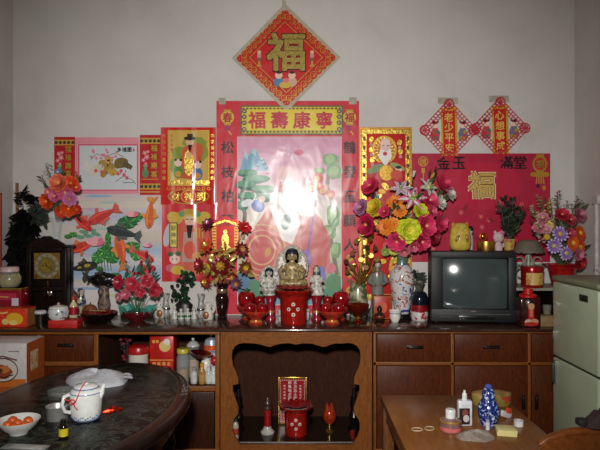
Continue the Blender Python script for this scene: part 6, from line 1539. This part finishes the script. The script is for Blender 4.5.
for px, lb in ((238.5, 'black turned candlestick at the niche side near the open shelf'), (354, 'black turned candlestick at the niche side near the drawers')):
    t = thing('black_candlestick', lb, 'candlestick', ni(px, 3.72))
    G().lathe([(0, 0), (.04, 0), (.042, .012), (.022, .03), (.026, .06), (.034, .08), (.022, .11), (.018, .14), (.028, .16), (.02, .19), (.024, .205), (0, .207)], mat((14, 12, 12), .3), 24).build('column', t); G().lathe([(0, .207), (.012, .207), (.012, .255), (.004, .262), (0, .262)], mat((18, 15, 15), .4), 14).build('candle', t)
t = thing('small_bottle', 'small bottle with a red label just inside the niche, by the scalloped stile', 'bottle', ni(235.5, 3.55)); bottle(t, .13, .02, mat((176, 170, 160), .2), mat((60, 60, 70), .3), mat((170, 60, 44), .4), (.2, .5), .5, .16, .62)
simple('red_cup', 'tiny dark red cup near the black candlestick inside the niche', 'cup', ni(352.5, 3.55), lambda g: g.lathe([(0, 0), (.012, 0), (.013, .004), (.017, .045), (.015, .045), (.011, .006), (0, .006)], mat((130, 26, 28), .3), 18))

# ================================================================== brown table with small bottles
WT = wood((104, 62, 24), (132, 82, 36), (5, .8, 5), .3, 5, .15)
RT = .755
t = thing('wooden_table', 'brown varnished rectangular table in front of the drawers', 'table', (.605, 2.12, 0))
G().box((0, 0, RT - .012), (.52, .74, .024), WT, .006).build('tabletop', t)
g = G()
for x in (-.235, .235): g.box((x, 0, RT - .06), (.018, .62, .07), WT, .002)
for y in (-.335, .335): g.box((0, y, RT - .06), (.44, .018, .07), WT, .002)
g.build('apron', t)
for sx_ in (-1, 1):
    for sy_ in (-1, 1): G().box((sx_ * .232, sy_ * .338, (RT - .0245) / 2), (.046, .046, RT - .0245), wood((70, 40, 20), (110, 68, 36), (7, 7, 1), .3), .004).build('leg', t)
def rl(px, py):
    Y = FPX * (CZ - RT) / (py - 225); return Vector(((px - 300) / FPX * Y, Y, RT))
t = thing('lotion_bottle', 'white squeeze bottle with a dark label standing behind the cream jar', 'bottle', rl(464.5, 425)); s = sc(t.location.y)
g = G(); h = 30 * s; g.box((0, 0, h * .42), (14 * s, 8 * s, h * .84), mat((190, 192, 194), .25), .006); g.build('body', t); G().lathe([(0, h * .84), (2.6 * s, h * .84), (2.4 * s, h * 1.05), (1.2 * s, h * 1.08), (1.2 * s, h * 1.16), (0, h * 1.16)], mat((206, 206, 204), .3), 16).build('pump_cap', t)
a = Art(lambda x: x, lambda y: -y, -4 * s - .0006); a.rect(-6.4 * s, -h * .6, 4.2 * s, -h * .06, (36, 24, 26)); a.ell(-.5 * s, -h * .44, 3 * s, h * .13, (110, 60, 50)); a.ell(0.5 * s, -h * .26, 3 * s, h * .12, (176, 168, 166)); a.build('paper_label', t)
t = thing('cream_jar', 'squat clear jar of pink cream with a tall white cap on the brown table', 'jar', rl(450.5, 430.5)); s = sc(t.location.y)
G().lathe([(0, 0), (10 * s, 0), (10.6 * s, 1.2 * s), (10.4 * s, 11 * s), (6 * s, 13 * s), (0, 13 * s)], mat((120, 86, 84), .1, 0, .15, 40, .4), 28).build('jar_body', t); G().lathe([(10.7 * s, 9.4 * s), (10.9 * s, 10.2 * s), (10.6 * s, 11.2 * s)], mat((176, 140, 50), .3, .5), 28).build('yellow_band', t); G().lathe([(10.65 * s, 1.2 * s), (10.75 * s, 3 * s), (10.7 * s, 5 * s)], mat((190, 96, 96), .3), 28).build('pink_cream', t)
G().lathe([(0, 13 * s), (4.8 * s, 13 * s), (5 * s, 20.5 * s), (4.4 * s, 21.5 * s), (0, 21.5 * s)], mat((206, 206, 204), .3), 22).build('cap', t)
t = thing('snuff_bottle', 'blue and white gourd shaped porcelain bottle on the brown table', 'bottle', rl(488.5, 425.5)); s = sc(t.location.y)
bw = speckle((22, 40, 104), (176, 186, 204), 85, .56, .62, .16)
G().lathe([(0, 0), (7.4 * s, 0), (8 * s, 1 * s), (8.6 * s, 6 * s), (11 * s, 14 * s), (10.8 * s, 19 * s), (8 * s, 24 * s), (6.2 * s, 27 * s), (6.6 * s, 31 * s), (5.6 * s, 35.5 * s), (3 * s, 38 * s), (0, 39 * s)], bw, 32).build('body', t)
G().lathe([(3.2 * s, 37.6 * s), (3.8 * s, 39 * s), (2.4 * s, 41 * s), (0, 41.6 * s)], mat((60, 80, 150), .2), 18).build('stopper', t)
t = thing('small_vial', 'little white vial standing against the blue and white bottle', 'vial', rl(487.7, 429.5)); G().lathe([(0, 0), (2 * s, 0), (2 * s, 7.4 * s), (0, 7.4 * s)], mat((196, 196, 200), .3), 14).build('body', t); G().lathe([(0, 7.4 * s), (1.6 * s, 7.4 * s), (1.6 * s, 10 * s), (0, 10 * s)], mat((150, 160, 190), .3), 14).build('cap', t)
t = thing('sweet_tin', 'oval tin with red and yellow print behind the blue and white bottle', 'tin', Vector(((491 - 300) / FPX * 2.36, 2.355, RT))); s = sc(2.36)
G().lathe([(0, 0), (18 * s, 0), (19 * s, 1.5 * s), (19.6 * s, 9 * s), (19 * s, 10 * s), (0, 10 * s)], speckle((120, 104, 44), (150, 50, 36), 16, .54, .57, .35), 36, None, 1, .42).build('body', t); G().lathe([(0, 10 * s), (20 * s, 10 * s), (19.6 * s, 12.5 * s), (10 * s, 14.5 * s), (0, 15 * s)], mat((150, 120, 60), .35, .2, .3, 30), 36, None, 1, .42).build('lid', t)
t = thing('paper_bits', 'torn red and white paper packet leaning before the oval tin', 'packet', rl(505, 418), .5)
g = G(); g.box((0, 0, .014), (.055, .012, .024), mat((186, 180, 182), .5), .004, Matrix.Rotation(.35, 4, 'Y')); g.build('paper', t); g = G(); g.box((.006, -.004, .03), (.03, .008, .02), mat((186, 60, 40), .5), .003, Matrix.Rotation(.35, 4, 'Y')); g.build('red_flap', t)
m, nt, b = new_mat('clear_crinkled_film'); b.inputs['Base Color'].default_value = (*L3((206, 200, 190)), 1); b.inputs['Roughness'].default_value = .12; b.inputs['Alpha'].default_value = .34; b.inputs['Metallic'].default_value = .1
bump(nt, b, noise(nt, coords(nt), 90, 4, 1), 1.0, .012)
t = thing('plastic_wrap', 'crinkled clear plastic wrapper at the middle of the brown table', 'wrapper', rl(475, 438), .1)
blob(G(), 18 * sc(2.0), 12 * sc(2.0), .024, m, 9, .22).build('film', t)
def note(g):
    for k in range(5): g.box((R.uniform(-.001, .001), 0, .002 + k * .004), (.066, .062, .0038), mat((206, 194, 128), .6, 0, .04), .0006, Matrix.Rotation(.02 * (k - 2), 4, 'Z'))
simple('note_pad', 'pale yellow pad of paper on the brown table beside the wrapper', 'notepad', rl(506, 433.5), note, None, -.18)
t = thing('tape_roll', 'small white roll standing behind the yellow note pad', 'roll', rl(512, 428.5) + Vector((.035, .03, 0)))
G().lathe([(.008, 0), (.017, 0), (.017, .02), (.008, .02), (.008, 0)], mat((206, 206, 206), .4), 24).build('roll', t)
for i, (px, py, lb) in enumerate(((417, 430, 'pale rubber band on the brown table, the one toward the open niche'), (429.5, 429, 'pale rubber band on the brown table, the one toward the cream jar'))):
    t = thing('rubber_band', lb, 'rubber band', rl(px, py), i)
    G().tube([(.02 * math.cos(a), .016 * math.sin(a), .0022) for a in [k * PI / 12 for k in range(25)]], .002, mat((176, 150, 120), .5), 6).build('loop', t)

# ================================================================== chair top in the corner
CW = wood((84, 42, 16), (122, 68, 28), (3, 3, 3), .3, 8, .3)
t = thing('carved_chair', 'carved wooden chair with an arched back rail, its back toward the brown table', 'chair', (.80, 1.60, 0))
def arch(r0, r1, z0_, n=22):
    out = []
    for k in range(n + 1):
        u = -1 + 2 * k / n; out.append((u * r0, z0_ + r1 * math.sqrt(max(0, 1 - abs(u) ** 2.4))))
    return out
zt0 = zof(432.5, 1.60)
outer = arch(.175, .10, zt0 - .10); innr = arch(.125, .052, zt0 - .10)
G().prism(outer + innr[::-1], -.018, .018, CW).build('top_rail', t)
for sx_ in (-1, 1):
    G().tube([(sx_ * .155, -.0, zt0 - .09), (sx_ * .165, -.01, .65), (sx_ * .16, -.03, .44), (sx_ * .17, -.02, .0)], [.022, .02, .022, .018], CW, 12).build('rear_leg', t)
    G().tube([(sx_ * .16, -.42, .42), (sx_ * .165, -.425, .2), (sx_ * .165, -.42, 0)], [.022, .018, .016], CW, 12).build('front_leg', t)
g = G(); g.prism([(-.045, .46), (-.06, .6), (-.035, .72), (-.05, zt0 - .06), (.05, zt0 - .06), (.035, .72), (.06, .6), (.045, .46)], -.008, .008, CW); g.build('back_splat', t)
G().box((0, -.22, .44), (.38, .44, .045), CW, .012).build('seat', t)
g = G(); g.tube(arch(.175, .10, zt0 - .10)[2:-2] and [(x, -.0, z + .004) for x, z in arch(.17, .10, zt0 - .10)[2:-2]], .012, CW, 9); g.build('rail_moulding', t)
cb = speckle((44, 20, 24), (150, 50, 84), 34, .6, .66, .8)
t = thing('cloth_bundle', 'dark maroon bundled cloth with pink flecks lying on the carved chair rail', 'cloth', (.825, 1.60, zt0 + .0175))
blob(G(), .042, .03, .04, cb, 21, .2).build('bundle', t)
G().box((-.048, 0, .012), (.028, .03, .02), mat((24, 22, 20), .7), .006).build('dark_strap', t)
# ================================================================== light and camera
w = bpy.data.worlds.new('room_world'); scene.world = w; w.use_nodes = True
bg = w.node_tree.nodes['Background']; bg.inputs['Color'].default_value = (.92, .96, 1.0, 1); bg.inputs['Strength'].default_value = .11
def area(name, loc, target, size, power, col):
    l = bpy.data.lights.new(name, 'AREA'); l.energy = power; l.size = size; l.color = col
    o = bpy.data.objects.new(name, l); COL.objects.link(o); o.location = loc
    o.rotation_euler = (Vector(target) - Vector(loc)).to_track_quat('-Z', 'Y').to_euler()
    return o
def spot(name, loc, target, ang, power, radius, col):
    l = bpy.data.lights.new(name, 'SPOT'); l.energy = power; l.spot_size = math.radians(ang); l.spot_blend = 1.0; l.shadow_soft_size = radius; l.color = col
    o = bpy.data.objects.new(name, l); COL.objects.link(o); o.location = loc
    o.rotation_euler = (Vector(target) - Vector(loc)).to_track_quat('-Z', 'Y').to_euler()
    return o
fl = spot('camera_flash', (-.08, -.05, 1.86), (-.03, 4, 1.34), 80, 425, .07, (1.0, .975, .94))
cam = bpy.data.cameras.new('camera'); co = bpy.data.objects.new('camera', cam); COL.objects.link(co)
cam.sensor_width = 36; cam.lens = 36 * FPX / 600
co.location = (0, 0, CZ); co.rotation_euler = (PI / 2, 0, 0); cam.clip_start = .02
scene.camera = co
scene.view_settings.view_transform = 'Standard'; scene.view_settings.look = 'None'
scene.view_settings.gamma = 1; scene.view_settings.exposure = 0.0
scene.view_settings.use_curve_mapping = False
